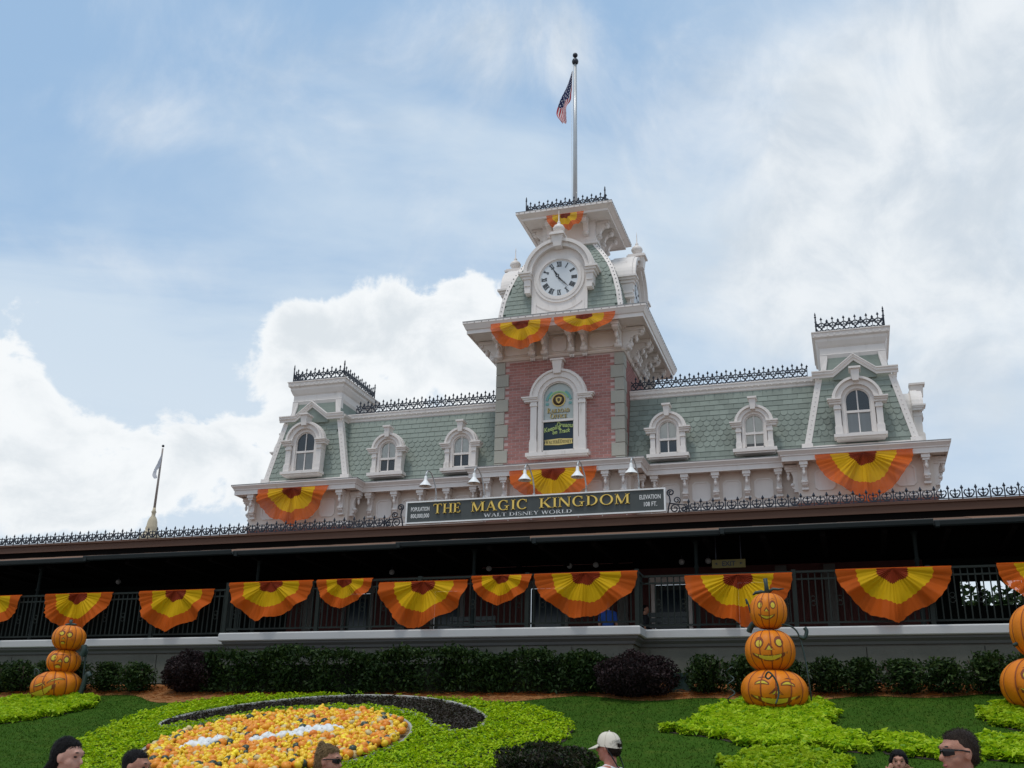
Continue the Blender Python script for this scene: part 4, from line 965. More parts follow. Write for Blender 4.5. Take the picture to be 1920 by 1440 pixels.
# ---------------------------------------------------------------- bunting fans
def fan(label, P0, P1, drop, seed=0, sag=0., group='bunting fans'):
    rg = random.Random(seed*7+3); P0, P1 = Vector(P0), Vector(P1); mid_ = (P0+P1)/2; w = (P1-P0).length/2; ux = (P1-P0)/(2*w)
    t = thing('bunting_fan', label, 'bunting', mid_, 0, group)
    NP = 80; ph = [rg.uniform(-1, 1) for _ in range(NP+1)]; big = [rg.uniform(0, 6.28) for _ in range(3)]; lob = rg.uniform(-.08, .08); amp = rg.uniform(.6, 1.25)
    def pt(r, k):
        th = PI*k/NP; c, s = math.cos(th), math.sin(th); sp = max(s, 0)**.95
        # gathered cloth: narrow pleats near the knot opening into a few soft swags
        x = -w*math.copysign(abs(c)**(1+.42*r), c)*r
        z = -drop*sp*r*(1+.07*math.sin(3*th+big[0])*r*s+.035*math.cos(8*th+big[1])*r*r)+(lob*drop*s*r*math.cos(2*th))
        hang = min(1, 3*s); pleat = (.75+.25*ph[k-k % 4])*(0, 1, 0, -1)[k % 4]
        swag = math.sin((5+2*amp)*th+big[2]+.9*math.sin(3*th+big[0]))
        y = -.035-drop*(pleat*.04*(1-.35*r)*amp+.15*swag*r)*r**.5*hang-.07*r*s
        fold = .05*drop*math.sin(7*r+4*th+big[1])*s*r*(1-.4*s)
        p = mid_+ux*x; return (p.x, p.y+min(y+fold, -.018-.01*(k % 3)*r), p.z+z-sag*math.sin(PI*min(1, max(0, (x/w+1)/2)))*(1-r*s))
    e1 = [.28+.014*(0, 1, 0, -1)[k % 4]+.02*math.sin(k*.23+big[1]) for k in range(NP+1)]; e2 = [.665+.012*(0, 1, 0, -1)[k % 4]+.028*math.sin(k*.21+big[0]) for k in range(NP+1)]; e3 = [1.0+.008*(0, 1, 0, -1)[k % 4] for k in range(NP+1)]
    def band(f0, f1, nr, name, m_):
        b_ = MB(); vs = [pt(f0[k]+(f1[k]-f0[k])*i/nr, k) for i in range(nr+1) for k in range(NP+1)]; q = NP+1
        b_.add(vs, [(i*q+k, i*q+k+1, (i+1)*q+k+1, (i+1)*q+k) for i in range(nr) for k in range(NP)], 0, True); b_.build(name, m_, t)
    band([.004]*(NP+1), e1, 4, 'centre_cloth', red_f); band(e1, e2, 6, 'middle_band', yellow_f); band(e2, e3, 6, 'outer_band', orange_f)
    hb_ = MB(); hb_.tube([tuple(mid_+ux*(-w+2*w*i/8)+Vector((0, -.012, .004-sag*math.sin(PI*i/8)*.9))) for i in range(9)], .012, 5); hb_.build('header_cord', orange_f, t)
yC, yS = -10.82, -10.19
FANS = [('orange bunting fan cut off by the left edge of the picture', (-12.24, yS, 3.29), (-10.53, yS, 3.29), .86),
 ('orange bunting fan on the railing behind the small stack of pumpkins', (-9.83, yS, 3.29), (-7.93, yS, 3.29), .90), ('orange bunting fan just left of the projecting platform railing', (-7.2, yS, 3.29), (-5.22, yS, 3.29), .92),
 ('first orange bunting fan from the left on the projecting railing', (-4.44, yC, 3.30), (-2.42, yC, 3.30), .83), ('small orange bunting fan left of the low hung one on the projecting railing', (-2.33, yC, 3.30), (-1.04, yC, 3.30), .60),
 ('low hung orange bunting fan in the middle of the projecting railing', (-.88, yC, 3.20), (1.06, yC, 3.20), .95), ('small orange bunting fan right of the low hung one on the projecting railing', (1.14, yC, 3.27), (2.41, yC, 3.27), .58),
 ('orange bunting fan at the right end of the projecting railing', (2.46, yC, 3.27), (4.53, yC, 3.27), .89), ('orange bunting fan behind the tall stack of pumpkins with curled tendrils', (5.34, yS, 3.25), (7.38, yS, 3.25), .98),
 ('orange bunting fan between the tall pumpkin stack and the right edge', (8.17, yS, 3.28), (10.2, yS, 3.28), .95), ('orange bunting fan cut off by the right edge of the picture', (10.96, yS, 3.3), (12.76, yS, 3.3), .92)]
for i, (lb, a, b_, d) in enumerate(FANS): fan(lb, a, b_, d, i, group='bunting fans along the platform railing')
fan('orange bunting fan under the eave of the left pavilion', (-10.41, -.43, 8.30), (-7.77, -.43, 8.30), 1.28, 21, group='bunting fans on the station front')
fan('orange bunting fan under the tower base eave behind the lamps', (-1.38, -.73, 8.30), (1.40, -.73, 8.30), 1.2, 22, group='bunting fans on the station front')
fan('orange bunting fan under the eave of the right pavilion', (7.77, -.43, 8.30), (10.43, -.43, 8.30), 1.30, 23, group='bunting fans on the station front')
fan('left orange bunting fan under the clock tower eave', (-2.05, -.97, 13.25), (.01, -.97, 13.25), 1.03, 24, group='bunting fans on the station front')
fan('right orange bunting fan under the clock tower eave', (.08, -.97, 13.25), (2.09, -.97, 13.25), .68, 25, group='bunting fans on the station front')
fan('small orange bunting fan under the topmost cornice above the clock', (-.60, .42, 17.78), (.74, .42, 17.78), .72, 26, group='bunting fans on the station front')
# ---------------------------------------------------------------- flagpoles and flags
t = thing('flagpole', 'tall grey flagpole with dark ball rising from the tower top', 'flagpole', (0, 2.1, 18.1))
MB().tube([(0, 2.1, 18.1), (0, 2.1, 22), (0, 2.1, 25.3)], [.085, .075, .062], 10).build('pole', steel, t)
MB().ball((0, 2.1, 25.66), .10, 14, 9).build('ball', iron, t); MB().lathe([(.06, 25.22), (.12, 25.30), (.13, 25.38), (.10, 25.46), (.03, 25.50), (.025, 25.6)], 12, (0, 2.1, 0)).build('truck', iron, t)
MB().tube([(-.10, 2.06, 25.3), (-.12, 2.05, 22), (-.10, 2.06, 18.8)], .008, 4).build('halyard', white2, t)
def flag_mat(kind):
    M_ = bpy.data.materials.new(kind+'_flag_cloth'); M_.use_nodes = True; t_ = M_.node_tree; t_.nodes.clear(); N = NT(t_)
    uv = N.n('ShaderNodeUVMap'); sp_ = N.n('ShaderNodeSeparateXYZ'); N.lk(uv.outputs[0], sp_.inputs[0]); u, v = sp_.outputs[0], sp_.outputs[1]
    stripe = N.ma('LESS_THAN', N.ma('MODULO', N.ma('MULTIPLY', N.ma('SUBTRACT', 1.0, v), 13), 2.0), 1.0)
    c = N.mix(stripe, (.80, .78, .78, 1), (.50, .02, .04, 1))
    can = N.ma('MULTIPLY', N.ma('LESS_THAN', u, .55), N.ma('GREATER_THAN', v, .12))
    # staggered stars
    a = N.ma('MULTIPLY', N.ma('DIVIDE', u, .55), 8); b_ = N.ma('MULTIPLY', N.ma('DIVIDE', N.ma('SUBTRACT', v, .12), .88), 4)
    st_ = None
    for o in (0., .5):
        fa = N.ma('SUBTRACT', N.ma('FRACT', N.ma('ADD', a, o)), .5); fb = N.ma('SUBTRACT', N.ma('FRACT', N.ma('ADD', b_, o)), .5)
        q = N.ma('LESS_THAN', N.ma('ADD', N.ma('MULTIPLY', fa, fa), N.ma('MULTIPLY', fb, fb)), .035); st_ = q if st_ is None else N.ma('MAXIMUM', st_, q)
    cc = N.mix(st_, (.015, .025, .10, 1), (.62, .62, .66, 1)); c = N.mix(can, c, cc)
    bs = N.n('ShaderNodeBsdfPrincipled'); N.lk(c, bs.inputs[0]); bs.inputs['Roughness'].default_value = .7; tr = N.n('ShaderNodeBsdfTranslucent'); N.lk(c, tr.inputs[0]); mx = N.n('ShaderNodeMixShader'); mx.inputs[0].default_value = .4
    N.lk(bs.outputs[0], mx.inputs[1]); N.lk(tr.outputs[0], mx.inputs[2]); o = N.n('ShaderNodeOutputMaterial'); N.lk(mx.outputs[0], o.inputs[0]); return M_
def bez(P, u):
    n = len(P)-1; x = u*n; i = min(int(x), n-1); t_ = x-i
    p0, p1, p2, p3 = P[max(i-1, 0)], P[i], P[i+1], P[min(i+2, n)]
    return tuple(.5*(2*b_+(-a_+c_)*t_+(2*a_-5*b_+4*c_-d_)*t_**2+(-a_+3*b_-3*c_+d_)*t_**3) for a_, b_, c_, d_ in zip(p0, p1, p2, p3))
def flag(name, label, base, sc_, m_):
    """cloth hanging slack from its halyard: free edge on the left, gathered hoist on the right"""
    Lc = [(-.04, 0), (-.20, -.55), (-.40, -1.15), (-.53, -1.75), (-.50, -2.10), (-.34, -2.42)]; Rc = [(-.03, -.10), (-.07, -.55), (-.11, -.95), (-.13, -1.35), (-.24, -1.70), (-.26, -2.0)]
    NU, NV = 30, 16; vs = []; uvs = []
    for j in range(NV+1):
        v = j/NV
        for i in range(NU+1):
            u = i/NU; l, r_ = bez(Lc, u), bez(Rc, u); l = (l[0]*1.22, l[1]); x = r_[0]+(l[0]-r_[0])*v; z = r_[1]+(l[1]-r_[1])*v-.10*math.sin(v*PI)*u
            y = (.13*math.sin(v*7+u*5)*min(1, u*3)+.05*math.sin(u*13)*u)
            vs.append((base[0]+x*sc_, base[1]+y*sc_, base[2]+z*sc_)); uvs.append((u, v))
    q = NU+1; fs = [(j*q+i, j*q+i+1, (j+1)*q+i+1, (j+1)*q+i) for j in range(NV) for i in range(NU)]
    o = MB().add(vs, fs, 0, True).build(name, m_); me = o.data; ul = me.uv_layers.new(name='UVMap')
    for l in me.loops: ul.data[l.index].uv = uvs[l.vertex_index]
    return tag(o, label, 'flag')
flag('flag', 'limp flag with red and white stripes and starred blue canton on the tower pole', (-.06, 2.1, 25.02), 1.0, flag_mat('striped'))
t = thing('flagpole', 'thin distant flagpole on an ochre dome beyond the left roofline', 'flagpole', (-22.3, 10, 8.9)); fx, fy = -22.3, 10
ochre = mat('ochre_dome', (.50, .42, .29), .6, 0, .15, 3)
MB().lathe([(.75, 8.0), (.62, 9.1), (.50, 9.3), (.40, 9.42), (.27, 9.62), (.29, 9.7), (.25, 9.82), (.22, 10.05), (.17, 10.2), (.09, 10.32), (.09, 10.45), (.12, 10.5), (.08, 10.58), (.065, 10.7)], 16, (fx, fy, 0)).build('dome', ochre, t)
MB().tube([(fx, fy, 10.6), (fx, fy, 13.6)], [.06, .04], 8).build('pole', mat('bronze_pole', (.30, .25, .22), .5), t); MB().ball((fx, fy, 13.72), .065, 10, 7).build('ball', iron, t)
MB().box(fx-1.6, fx+1.6, fy-1.6, fy+1.6, GZ, 8.2).build('turret', white, t)
flag('flag', 'small white flag hanging on the distant left flagpole', (fx+.10, fy-.1, 13.4), .55, mat('white_flag_cloth', (.66, .67, .70), .8, trans=.4))

# ---------------------------------------------------------------- planting
nr = np.random.RandomState(11)
def leaf_mat(name, c, c2, rough=.5, tr=.3, spec=.35): return mat(name, c, rough, .1, .25, 3.0, c2=c2, c2lo=.4, c2hi=.65, c2scale=7., trans=tr, spec=spec)
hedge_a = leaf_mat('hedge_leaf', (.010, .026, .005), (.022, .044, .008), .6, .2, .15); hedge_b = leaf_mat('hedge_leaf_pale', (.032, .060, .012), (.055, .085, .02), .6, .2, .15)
plum_a = leaf_mat('plum_leaf', (.014, .009, .009), (.026, .015, .016), .6, .2, .15); plum_b = leaf_mat('plum_leaf_red', (.034, .017, .019), (.048, .028, .026), .6, .2, .15)
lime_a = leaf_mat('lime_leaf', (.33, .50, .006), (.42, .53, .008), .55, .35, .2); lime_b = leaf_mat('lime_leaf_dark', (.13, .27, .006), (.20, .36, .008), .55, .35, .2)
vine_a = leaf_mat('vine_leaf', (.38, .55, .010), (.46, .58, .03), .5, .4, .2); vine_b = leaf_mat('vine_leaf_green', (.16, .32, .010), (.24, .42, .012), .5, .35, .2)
dark_a = leaf_mat('bronze_leaf', (.030, .022, .014), (.048, .032, .02)); dark_b = leaf_mat('bronze_leaf_green', (.035, .036, .016), (.05, .04, .02))
soil_m = mat('dark_soil', (.035, .026, .02), .95, 0, .2, 6, .5, 60); stem_m = mat('woody_stem', (.05, .035, .025), .9)
pot_m = mat('vine_green', (.025, .045, .04), .55, 0, .2, 5)
def leaves(C, size, flat=0., elong=1.6, up=None):
    """C (k,3) centres -> (k,4,3) kite shaped leaves with random facing; flat pulls them level"""
    k = len(C); n = nr.normal(size=(k, 3)); n[:, 2] = np.abs(n[:, 2])+flat; n /= np.linalg.norm(n, axis=1)[:, None]
    a = nr.normal(size=(k, 3)); a -= (a*n).sum(1)[:, None]*n; a /= np.linalg.norm(a, axis=1)[:, None]; b = np.cross(n, a)
    s = size*nr.uniform(.65, 1.25, size=(k, 1)); e = s*elong
    bend = n*s*.18
    return np.stack([C-a*e*.5, C+b*s*.42+a*e*.05+bend, C+a*e*.55-bend*.6, C-b*s*.42+a*e*.05+bend], 1)
def shell(k, centre, rad, inner=.55, zmin=None):
    d = nr.normal(size=(k, 3)); d /= np.linalg.norm(d, axis=1)[:, None]; r = inner+(1-inner)*nr.uniform(0, 1, (k, 1))**.6
    # lumps
    lump = 1+.10*np.sin(d[:, :1]*7+2)+.10*np.sin(d[:, 1:2]*6+d[:, 2:3]*5); P = d*r*lump*np.array(rad)+np.array(centre)
    return P[P[:, 2] > zmin] if zmin is not None else P
def shrub_mesh(name, rad, k, size, mats, share=.3, inner=.5):
    C = shell(k, (0, 0, rad[2]*.92), rad, inner, .02); mi = (nr.uniform(0, 1, len(C)) < share).astype(int); return quads(name, leaves(C, size), mats, mi)
def upright_mesh(name, w, d, h, k, size, mats, share):
    # upright clipped shrub: several shoots
    pts = []
    for s in range(14):
        x0, y0 = nr.uniform(-w, w)*.85, nr.uniform(-d, d)*.8; hh = h*nr.uniform(.78, 1.06); n_ = k//14
        z = nr.uniform(.03, 1, n_)**.8*hh; sp_ = .05+.10*np.sin(np.clip(z/hh, 0, 1)*PI)**.7
        pts.append(np.stack([x0+nr.normal(size=n_)*sp_, y0+nr.normal(size=n_)*sp_, z], 1))
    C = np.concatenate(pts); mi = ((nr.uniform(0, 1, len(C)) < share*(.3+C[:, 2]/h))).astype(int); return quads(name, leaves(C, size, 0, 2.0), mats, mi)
HB = [hedge_a, hedge_b]
ups = [upright_mesh('foliage', .21, .18, .74, 2000, .045, HB, .35) for _ in range(4)]
stm = MB()
for k in range(7): stm.tube([(rng.uniform(-.2, .2), rng.uniform(-.12, .12), -.05), (rng.uniform(-.28, .28), rng.uniform(-.2, .2), .6)], .012, 4)
stme = stm.mesh('stem', stem_m)
SHR_N = [0]
def upright(x, y, s, label, group):
    t = thing('hedge_shrub', label, 'shrub', (x, y, bz(min(y, -11.0))), 0, group); M = T(x, y, bz(min(y, -11.0))) @ RZ(rng.choice((0, PI))+rng.uniform(-.2, .2)) @ Matrix.Diagonal((1, 1, s, 1))
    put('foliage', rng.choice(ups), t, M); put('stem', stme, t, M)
ordn = ['first', 'second', 'third', 'fourth', 'fifth', 'sixth', 'seventh', 'eighth', 'ninth', 'tenth', 'eleventh', 'twelfth']
xr = [5.95, 6.55, 7.2, 7.85, 8.5, 9.1, 9.75, 10.4, 11.0, 11.7, 12.4]
for i, x in enumerate(xr): upright(x, -11.9+rng.uniform(-.05, .05), rng.uniform(.74, .90), ordn[i]+' upright green shrub to the right of the right plum bush, along the platform wall', 'upright shrubs along the right of the wall')
xl = [-5.75, -6.45, -7.3, -7.95, -8.65, -9.3, -10.0, -10.8, -11.6]
for i, x in enumerate(xl): upright(x, -11.85+rng.uniform(-.05, .05), rng.uniform(.78, .92), ordn[i]+' upright green shrub to the left of the left plum bush, along the platform wall', 'upright shrubs along the left of the wall')
# clipped centre hedge
K = 30000
X = nr.uniform(-4.05, 4.35, K); topz = .80+.05*np.sin(X*2.3)+.04*np.sin(X*5.1+1)-.012*(X+4); topz = np.where(X > 3.0, topz-.10, topz)
side = nr.uniform(0, 1, K); Zr = nr.uniform(.02, 1, K)**.8
Yh = np.where(side < .62, -.42+nr.normal(size=K)*.05, nr.uniform(-.42, .38, K)); Zt_ = np.where(side < .62, Zr*topz, topz+nr.normal(size=K)*.035)
Zt_ += np.where(nr.uniform(0, 1, K) < .06, nr.uniform(0, .10, K), 0); Yh += .07*np.sin(X*6.3)*np.sin(Zt_*5)
dens = (nr.uniform(0, 1, K) < .62+.38*np.sin(X*5.2+Zt_*2.0)*np.sin(X*2.1))
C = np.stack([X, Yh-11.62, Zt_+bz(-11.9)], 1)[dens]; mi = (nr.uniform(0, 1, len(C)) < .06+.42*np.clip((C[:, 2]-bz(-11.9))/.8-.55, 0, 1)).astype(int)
t = thing('hedge', 'long clipped dark green hedge in front of the projecting platform wall', 'hedge', (0, -11.62, bz(-11.9)))
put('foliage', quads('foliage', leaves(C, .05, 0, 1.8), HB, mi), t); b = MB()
for k in range(26): x = -3.9+k*.32; b.tube([(x, -11.62, bz(-12)), (x+rng.uniform(-.1, .1), -11.6, bz(-12)+.6)], .015, 4)
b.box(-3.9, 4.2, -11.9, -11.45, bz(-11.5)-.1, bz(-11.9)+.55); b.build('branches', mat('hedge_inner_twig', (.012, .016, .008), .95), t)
for x, y, r, lb in ((-4.42, -11.85, (.58, .50, .43), 'rounded dark plum bush left of the centre hedge'), (4.74, -12.2, (.66, .55, .40), 'rounded dark plum bush at the right end of the centre hedge')):
    t = thing('round_bush', lb, 'bush', (x, y, bz(min(y, -11))), 0, 'plum bushes'); M = T(x, y, bz(min(y, -11)))
    put('foliage', shrub_mesh('foliage', r, 9000, .035, [plum_a, plum_b], .35, .72), t, M); MB().ball((0, 0, r[2]*.9), (r[0]*.72, r[1]*.72, r[2]*.78), 14, 9).build('branches', mat('plum_twigs', (.012, .008, .008), .95), t, M)
t = thing('low_bush', 'low dark mounded bush at the bottom edge beside the man in the cap', 'bush', (4.45, -16.95, bz(-16.95))); M = T(4.45, -16.95, bz(-16.95))
put('foliage', shrub_mesh('foliage', (.62, .5, .22), 5000, .035, [dark_b, hedge_a], .35, .7), t, M); MB().ball((0, 0, .16), (.5, .4, .17), 12, 8).build('branches', mat('plum_twigs', (.012, .008, .008), .95), t, M)
# green utility boxes behind the right bush
for x, lb in ((5.42, 'small dark green utility box beside the right plum bush'),):
    t = thing('utility_box', lb, 'box', (x, -11.6, bz(-11.6)+.0)); z = bz(-11.6); bx = mat('utility_green', (.012, .035, .03), .5)
    MB().box(x-.2, x+.2, -11.75, -11.45, z-.1, z+.22).build('body', bx, t); MB().prism([(x-.22, z+.222), (x+.22, z+.222), (x+.16, z+.29), (x-.16, z+.29)], -11.77, -11.43).build('lid', bx, t)
# trees behind the open ends of the platform
def tree(x, y, h, rad, k, lb):
    t = thing('tree', lb, 'tree', (x, y, GZ), 0, 'trees behind the platform'); b_ = MB(); b_.tube([(x, y, GZ), (x+.1, y, GZ+h*.3), (x-.1, y, GZ+h*.6)], [.22, .17, .1], 8)
    for q in range(5): a_ = q*1.3; b_.tube([(x, y, GZ+h*.35), (x+rad*.6*math.cos(a_), y+rad*.6*math.sin(a_), GZ+h*.65)], [.09, .03], 6)
    b_.build('trunk', stem_m, t)
    pts = [shell(k//9, (x+nr.normal()*rad*.5, y+nr.normal()*rad*.5, GZ+h*.62+nr.normal()*h*.13), (rad*.55, rad*.55, h*.17), .3) for _ in range(9)]
    C_ = np.concatenate(pts); put('crown', quads('crown', leaves(C_, .2), [hedge_a, hedge_b], (nr.uniform(0, 1, len(C_)) < .2).astype(int)), t)
for x, y, h, r_, lb in ((11.2, 8.5, 8.2, 2.2, 'dark tree seen through the railing left of the right edge fan'), (14.5, 9.5, 8.6, 2.4, 'dark tree behind the bunting at the right edge')): tree(x, y, h, r_, 5200, lb)
# ---------------------------------------------------------------- pine straw mulch
K = 16000; X = nr.uniform(-9, 13.5, K); edge = -12.25-.25*np.sin(X*1.1)-.18*np.sin(X*2.7+1)-.30*np.exp(-((X-4.4)/1.6)**2)-.15*np.exp(-((X+3.9)/1.4)**2); Yv = edge+nr.uniform(0, 1, K)**.8*(-11.2-edge)
ang = nr.uniform(0, PI, K); L_ = nr.uniform(.04, .11, K); dxv, dyv = np.cos(ang)*L_, np.sin(ang)*L_*.6; wv = .006
Zv = .84+SL*(np.minimum(Yv, -11.0)+12.2)+nr.uniform(.006, .05, K)
q = np.stack([np.stack([X-dxv, Yv-dyv, Zv], 1), np.stack([X-dxv*.1, Yv-dyv*.1+wv, Zv+.008], 1), np.stack([X+dxv, Yv+dyv, Zv+nr.uniform(-.01, .03, K)], 1), np.stack([X+dxv*.1, Yv+dyv*.1-wv, Zv+.012], 1)], 1)
mulch_m = mat('pine_straw', (.46, .19, .045), .9, 0, .35, 6, c2=(.32, .13, .035), c2scale=4)
tag(put('pine_straw', quads('pine_straw', q, mulch_m)), 'orange brown pine straw mulch strip along the hedges', 'mulch', kind='stuff')
vs = []; fs = []; n_ = 90
for i in range(n_+1):
    x = -9+22.5*i/n_; e = -12.2-.25*math.sin(x*1.1)-.18*math.sin(x*2.7+1)-.30*math.exp(-((x-4.4)/1.6)**2)-.15*math.exp(-((x+3.9)/1.4)**2); vs += [(x, e, bz(e)+.006), (x, -11.0, bz(-11.0)+.006)]
for i in range(n_): fs.append((2*i, 2*i+2, 2*i+3, 2*i+1))
struct(MB().add(vs, fs).build('mulch_bed', mat('mulch_floor', (.28, .12, .035), .95, 0, .35, 9, .6, 70)))
# ---------------------------------------------------------------- ground cover beds
def inpoly(P, poly):
    x, y = P[:, 0], P[:, 1]; r = np.zeros(len(P), bool); n = len(poly)
    for i in range(n):
        (x1, y1), (x2, y2) = poly[i], poly[(i+1) % n]; c = ((y1 > y) != (y2 > y)) & (x < (x2-x1)*(y-y1)/((y2-y1) or 1e-9)+x1); r ^= c
    return r
def rnd_poly(poly, k, keep=None):
    a = np.array(poly); lo, hi = a.min(0)-.1, a.max(0)+.1; P = nr.uniform(0, 1, (k, 2))*(hi-lo)+lo
    j = P+np.stack([.06*np.sin(P[:, 1]*17+P[:, 0]*5), .06*np.sin(P[:, 0]*15)], 1); m_ = inpoly(j, poly)
    if keep is not None: m_ &= keep(P)
    return P[m_]
BC = (-.26, -15.55); BR = 2.02
def dist(P): return np.hypot(P[:, 0]-BC[0], P[:, 1]-BC[1])
def band_in(P):        # crescent of bronze planting behind the gourd bed
    d = dist(P); a = np.degrees(np.arctan2(P[:, 1]-BC[1], P[:, 0]-BC[0])); w = np.clip(np.minimum(a-14, 164-a)/14, 0, 1)**.5
    return (a > 14) & (a < 164) & (d > 2.84-.44*w) & (d < 2.84+.44*w)
LIME = [(-3.06, -17.11), (-3.91, -15.44), (-4.11, -14.13), (-3.88, -13.06), (-3.03, -12.35), (-1.42, -12.15), (0.46, -12.35), (2.03, -12.64), (3.15, -13.12), (3.9, -13.85), (4.21, -14.53), (4.25, -15.16), (3.98, -15.91), (3.89, -16.58), (3.2, -17.6), (1.6, -18.5), (-.3, -18.8), (-2, -18.3)]
def cover(name, label, P, size, hgt, mats, share, flat, elong=1.5):
    Z = .84+SL*(P[:, 1]+12.2)+hgt*nr.uniform(.15, 1, len(P))*(1+.25*np.sin(P[:, 0]*9)*np.sin(P[:, 1]*8)); C_ = np.stack([P[:, 0], P[:, 1], Z], 1)
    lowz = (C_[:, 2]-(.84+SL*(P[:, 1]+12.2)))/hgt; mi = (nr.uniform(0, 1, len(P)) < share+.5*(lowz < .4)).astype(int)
    return tag(put(name, quads(name, leaves(C_, size, flat, elong), mats, mi)), label, 'ground cover', kind='stuff')
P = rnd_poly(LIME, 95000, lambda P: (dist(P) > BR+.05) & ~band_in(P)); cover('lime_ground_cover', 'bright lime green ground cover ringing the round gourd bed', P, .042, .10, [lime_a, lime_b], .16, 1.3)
struct(MB().add([(x, y, bz(y)+.008) for x, y in LIME], [tuple(range(len(LIME)))]).build('planting_soil', soil_m))
P = rnd_poly([(-4, -12.2), (4, -12.2), (4, -16), (-4, -16)], 42000, lambda P: band_in(P)); cover('bronze_ground_cover', 'dark bronze ground cover in a crescent behind the gourd bed', P, .034, .06, [dark_a, dark_b], .3, .5)
VN = {'left': [(-8.21, -12.8), (-7.7, -12.5), (-7.1, -12.2), (-6.16, -12.48), (-5.62, -13.24), (-5.85, -13.88), (-6.37, -14.5), (-6.94, -14.7), (-8.66, -14.0), (-9.2, -13.3)],
 'stack': [(5.49, -14.54), (5.98, -14.19), (6.04, -13.42), (6.39, -12.73), (6.8, -12.57), (7.32, -12.83), (7.81, -12.55), (8.06, -13.54), (7.87, -14.36), (8.34, -14.79), (8.46, -15.61), (8.13, -15.5), (7.58, -15.4), (7.01, -15.44), (6.38, -14.9)],
 'near': [(6.6, -16.25), (7.04, -15.75), (7.58, -15.6), (8.25, -16.06), (8.1, -16.9), (6.86, -16.9)], 'strip': [(8.48, -14.87), (8.96, -14.85), (9.34, -15.16), (9.97, -14.85), (10.42, -14.82), (11.2, -15.1), (11.2, -16.08), (9.72, -15.78), (9.16, -15.82), (8.66, -15.6)],
 'right': [(10.05, -13.3), (10.63, -12.58), (11.4, -12.7), (11.5, -14.2), (10.76, -14.38), (10.38, -14.25), (10.1, -13.8)]}
LB = {'left': 'lime green vine patch round the small left pumpkin stack', 'stack': 'lime green vine patch round the tall pumpkin stack', 'near': 'lime green vine patch at the bottom edge below the tall pumpkin stack', 'strip': 'lime green vine strip behind the man in dark glasses', 'right': 'lime green vine patch round the pumpkin stack at the right edge'}
for k_, po in VN.items():
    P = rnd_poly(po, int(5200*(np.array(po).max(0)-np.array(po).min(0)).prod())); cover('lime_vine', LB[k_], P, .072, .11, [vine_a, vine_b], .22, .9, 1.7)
    struct(MB().add([(x, y, bz(y)+.008) for x, y in po], [tuple(range(len(po)))]).build('vine_soil', soil_m))
# low kerbs round the beds
kerb_m = mat('pale_edging', (.36, .35, .31), .8, 0, .2, 5)
def edging(name, label, pts, closed):
    b_ = MB(); b_.tube([(x, y, bz(y)+.035) for x, y in pts], .032, 5, closed=closed, smooth=False); tag(b_.build(name, kerb_m), label, 'edging')
edging('bed_edging', 'pale rounded edging ring round the gourd bed', [(BC[0]+2.06*math.cos(2*PI*i/72), BC[1]+2.06*math.sin(2*PI*i/72)) for i in range(72)], True)
cp = []
for sgn, rng_ in ((1, range(0, 41)), (-1, range(40, -1, -1))):
    for i in rng_:
        a_ = 14+150*i/40; w = max(0, min(1, min(a_-14, 164-a_)/14))**.5; d = 2.84+sgn*.46*w; cp.append((BC[0]+d*math.cos(R(a_)), BC[1]+d*math.sin(R(a_))))
edging('bed_edging', 'pale edging round the dark crescent planting', cp, True)
struct(MB().add([(BC[0]+2.05*math.cos(2*PI*i/60), BC[1]+2.05*math.sin(2*PI*i/60), bz(BC[1]+2.05*math.sin(2*PI*i/60))+.012) for i in range(60)], [tuple(range(60))]).build('gourd_bed_soil', mat('straw_floor', (.22, .15, .07), .95, 0, .3, 9, .4, 60)))
# ---------------------------------------------------------------- gourds
def pumpkin_geo(b, r, sq=.8, ribs=8, amp=.08, nu=24, nv=10, c=(0, 0, 0), mi=0, lobes=True):
    vs = []; fs = []
    for j in range(nv+1):
        a = PI*j/nv; q = math.sin(a); z = -math.cos(a)
        for k in range(nu):
            t_ = 2*PI*k/nu; rr = r*(1-amp+amp*abs(math.cos(t_*ribs/2))**.6*1.0) if lobes else r
            dip = .12*r*math.exp(-(q/.28)**2)
            vs.append((c[0]+rr*max(q, .03)*math.cos(t_), c[1]+rr*max(q, .03)*math.sin(t_), c[2]+r*sq*z*(1-.0)+(-dip if z > 0 else dip)))
    for j in range(nv):
        for k in range(nu): fs.append((j*nu+k, j*nu+(k+1) % nu, (j+1)*nu+(k+1) % nu, (j+1)*nu+k))
    b.add(vs, fs, mi, True)
KIND = {}
def gk(key, m_, name, label, build): b_ = MB(); build(b_); KIND[key] = (b_.mesh(name, m_), name, label, b_)
g_or = mat('gourd_orange', (.74, .26, .015), .45, .22, .2, 12, hue=.05); g_ye = mat('gourd_yellow', (.84, .53, .02), .4, .15, .2, 12, hue=.05); g_wh = mat('gourd_white', (.72, .72, .70), .45, .06, .08, 10); g_dk = mat('gourd_dark_green', (.035, .05, .03), .4, .3, .3, 12); g_pl = mat('gourd_pale', (.60, .47, .22), .45, .2, .25, 12)
def stemmed(b_, r, sq): pumpkin_geo(b_, r, sq, 8, .10, 16, 7); b_.tube([(0, 0, r*sq*.7), (r*.08, 0, r*sq*1.15)], [r*.13, r*.09], 5)
gk('or', g_or, 'small_pumpkin', 'small orange pumpkin heaped in the round gourd bed', lambda b_: stemmed(b_, .075, .78))
gk('ye', g_ye, 'yellow_gourd', 'small yellow gourd heaped in the round gourd bed', lambda b_: (pumpkin_geo(b_, .062, .9, 6, .04, 12, 6), b_.tube([(0, 0, .04), (.015, 0, .072), (.03, 0, .085)], [.040, .026, .012], 6)))
gk('wh', g_wh, 'white_gourd', 'small white gourd in the pale swath of the round bed', lambda b_: stemmed(b_, .085, .82))
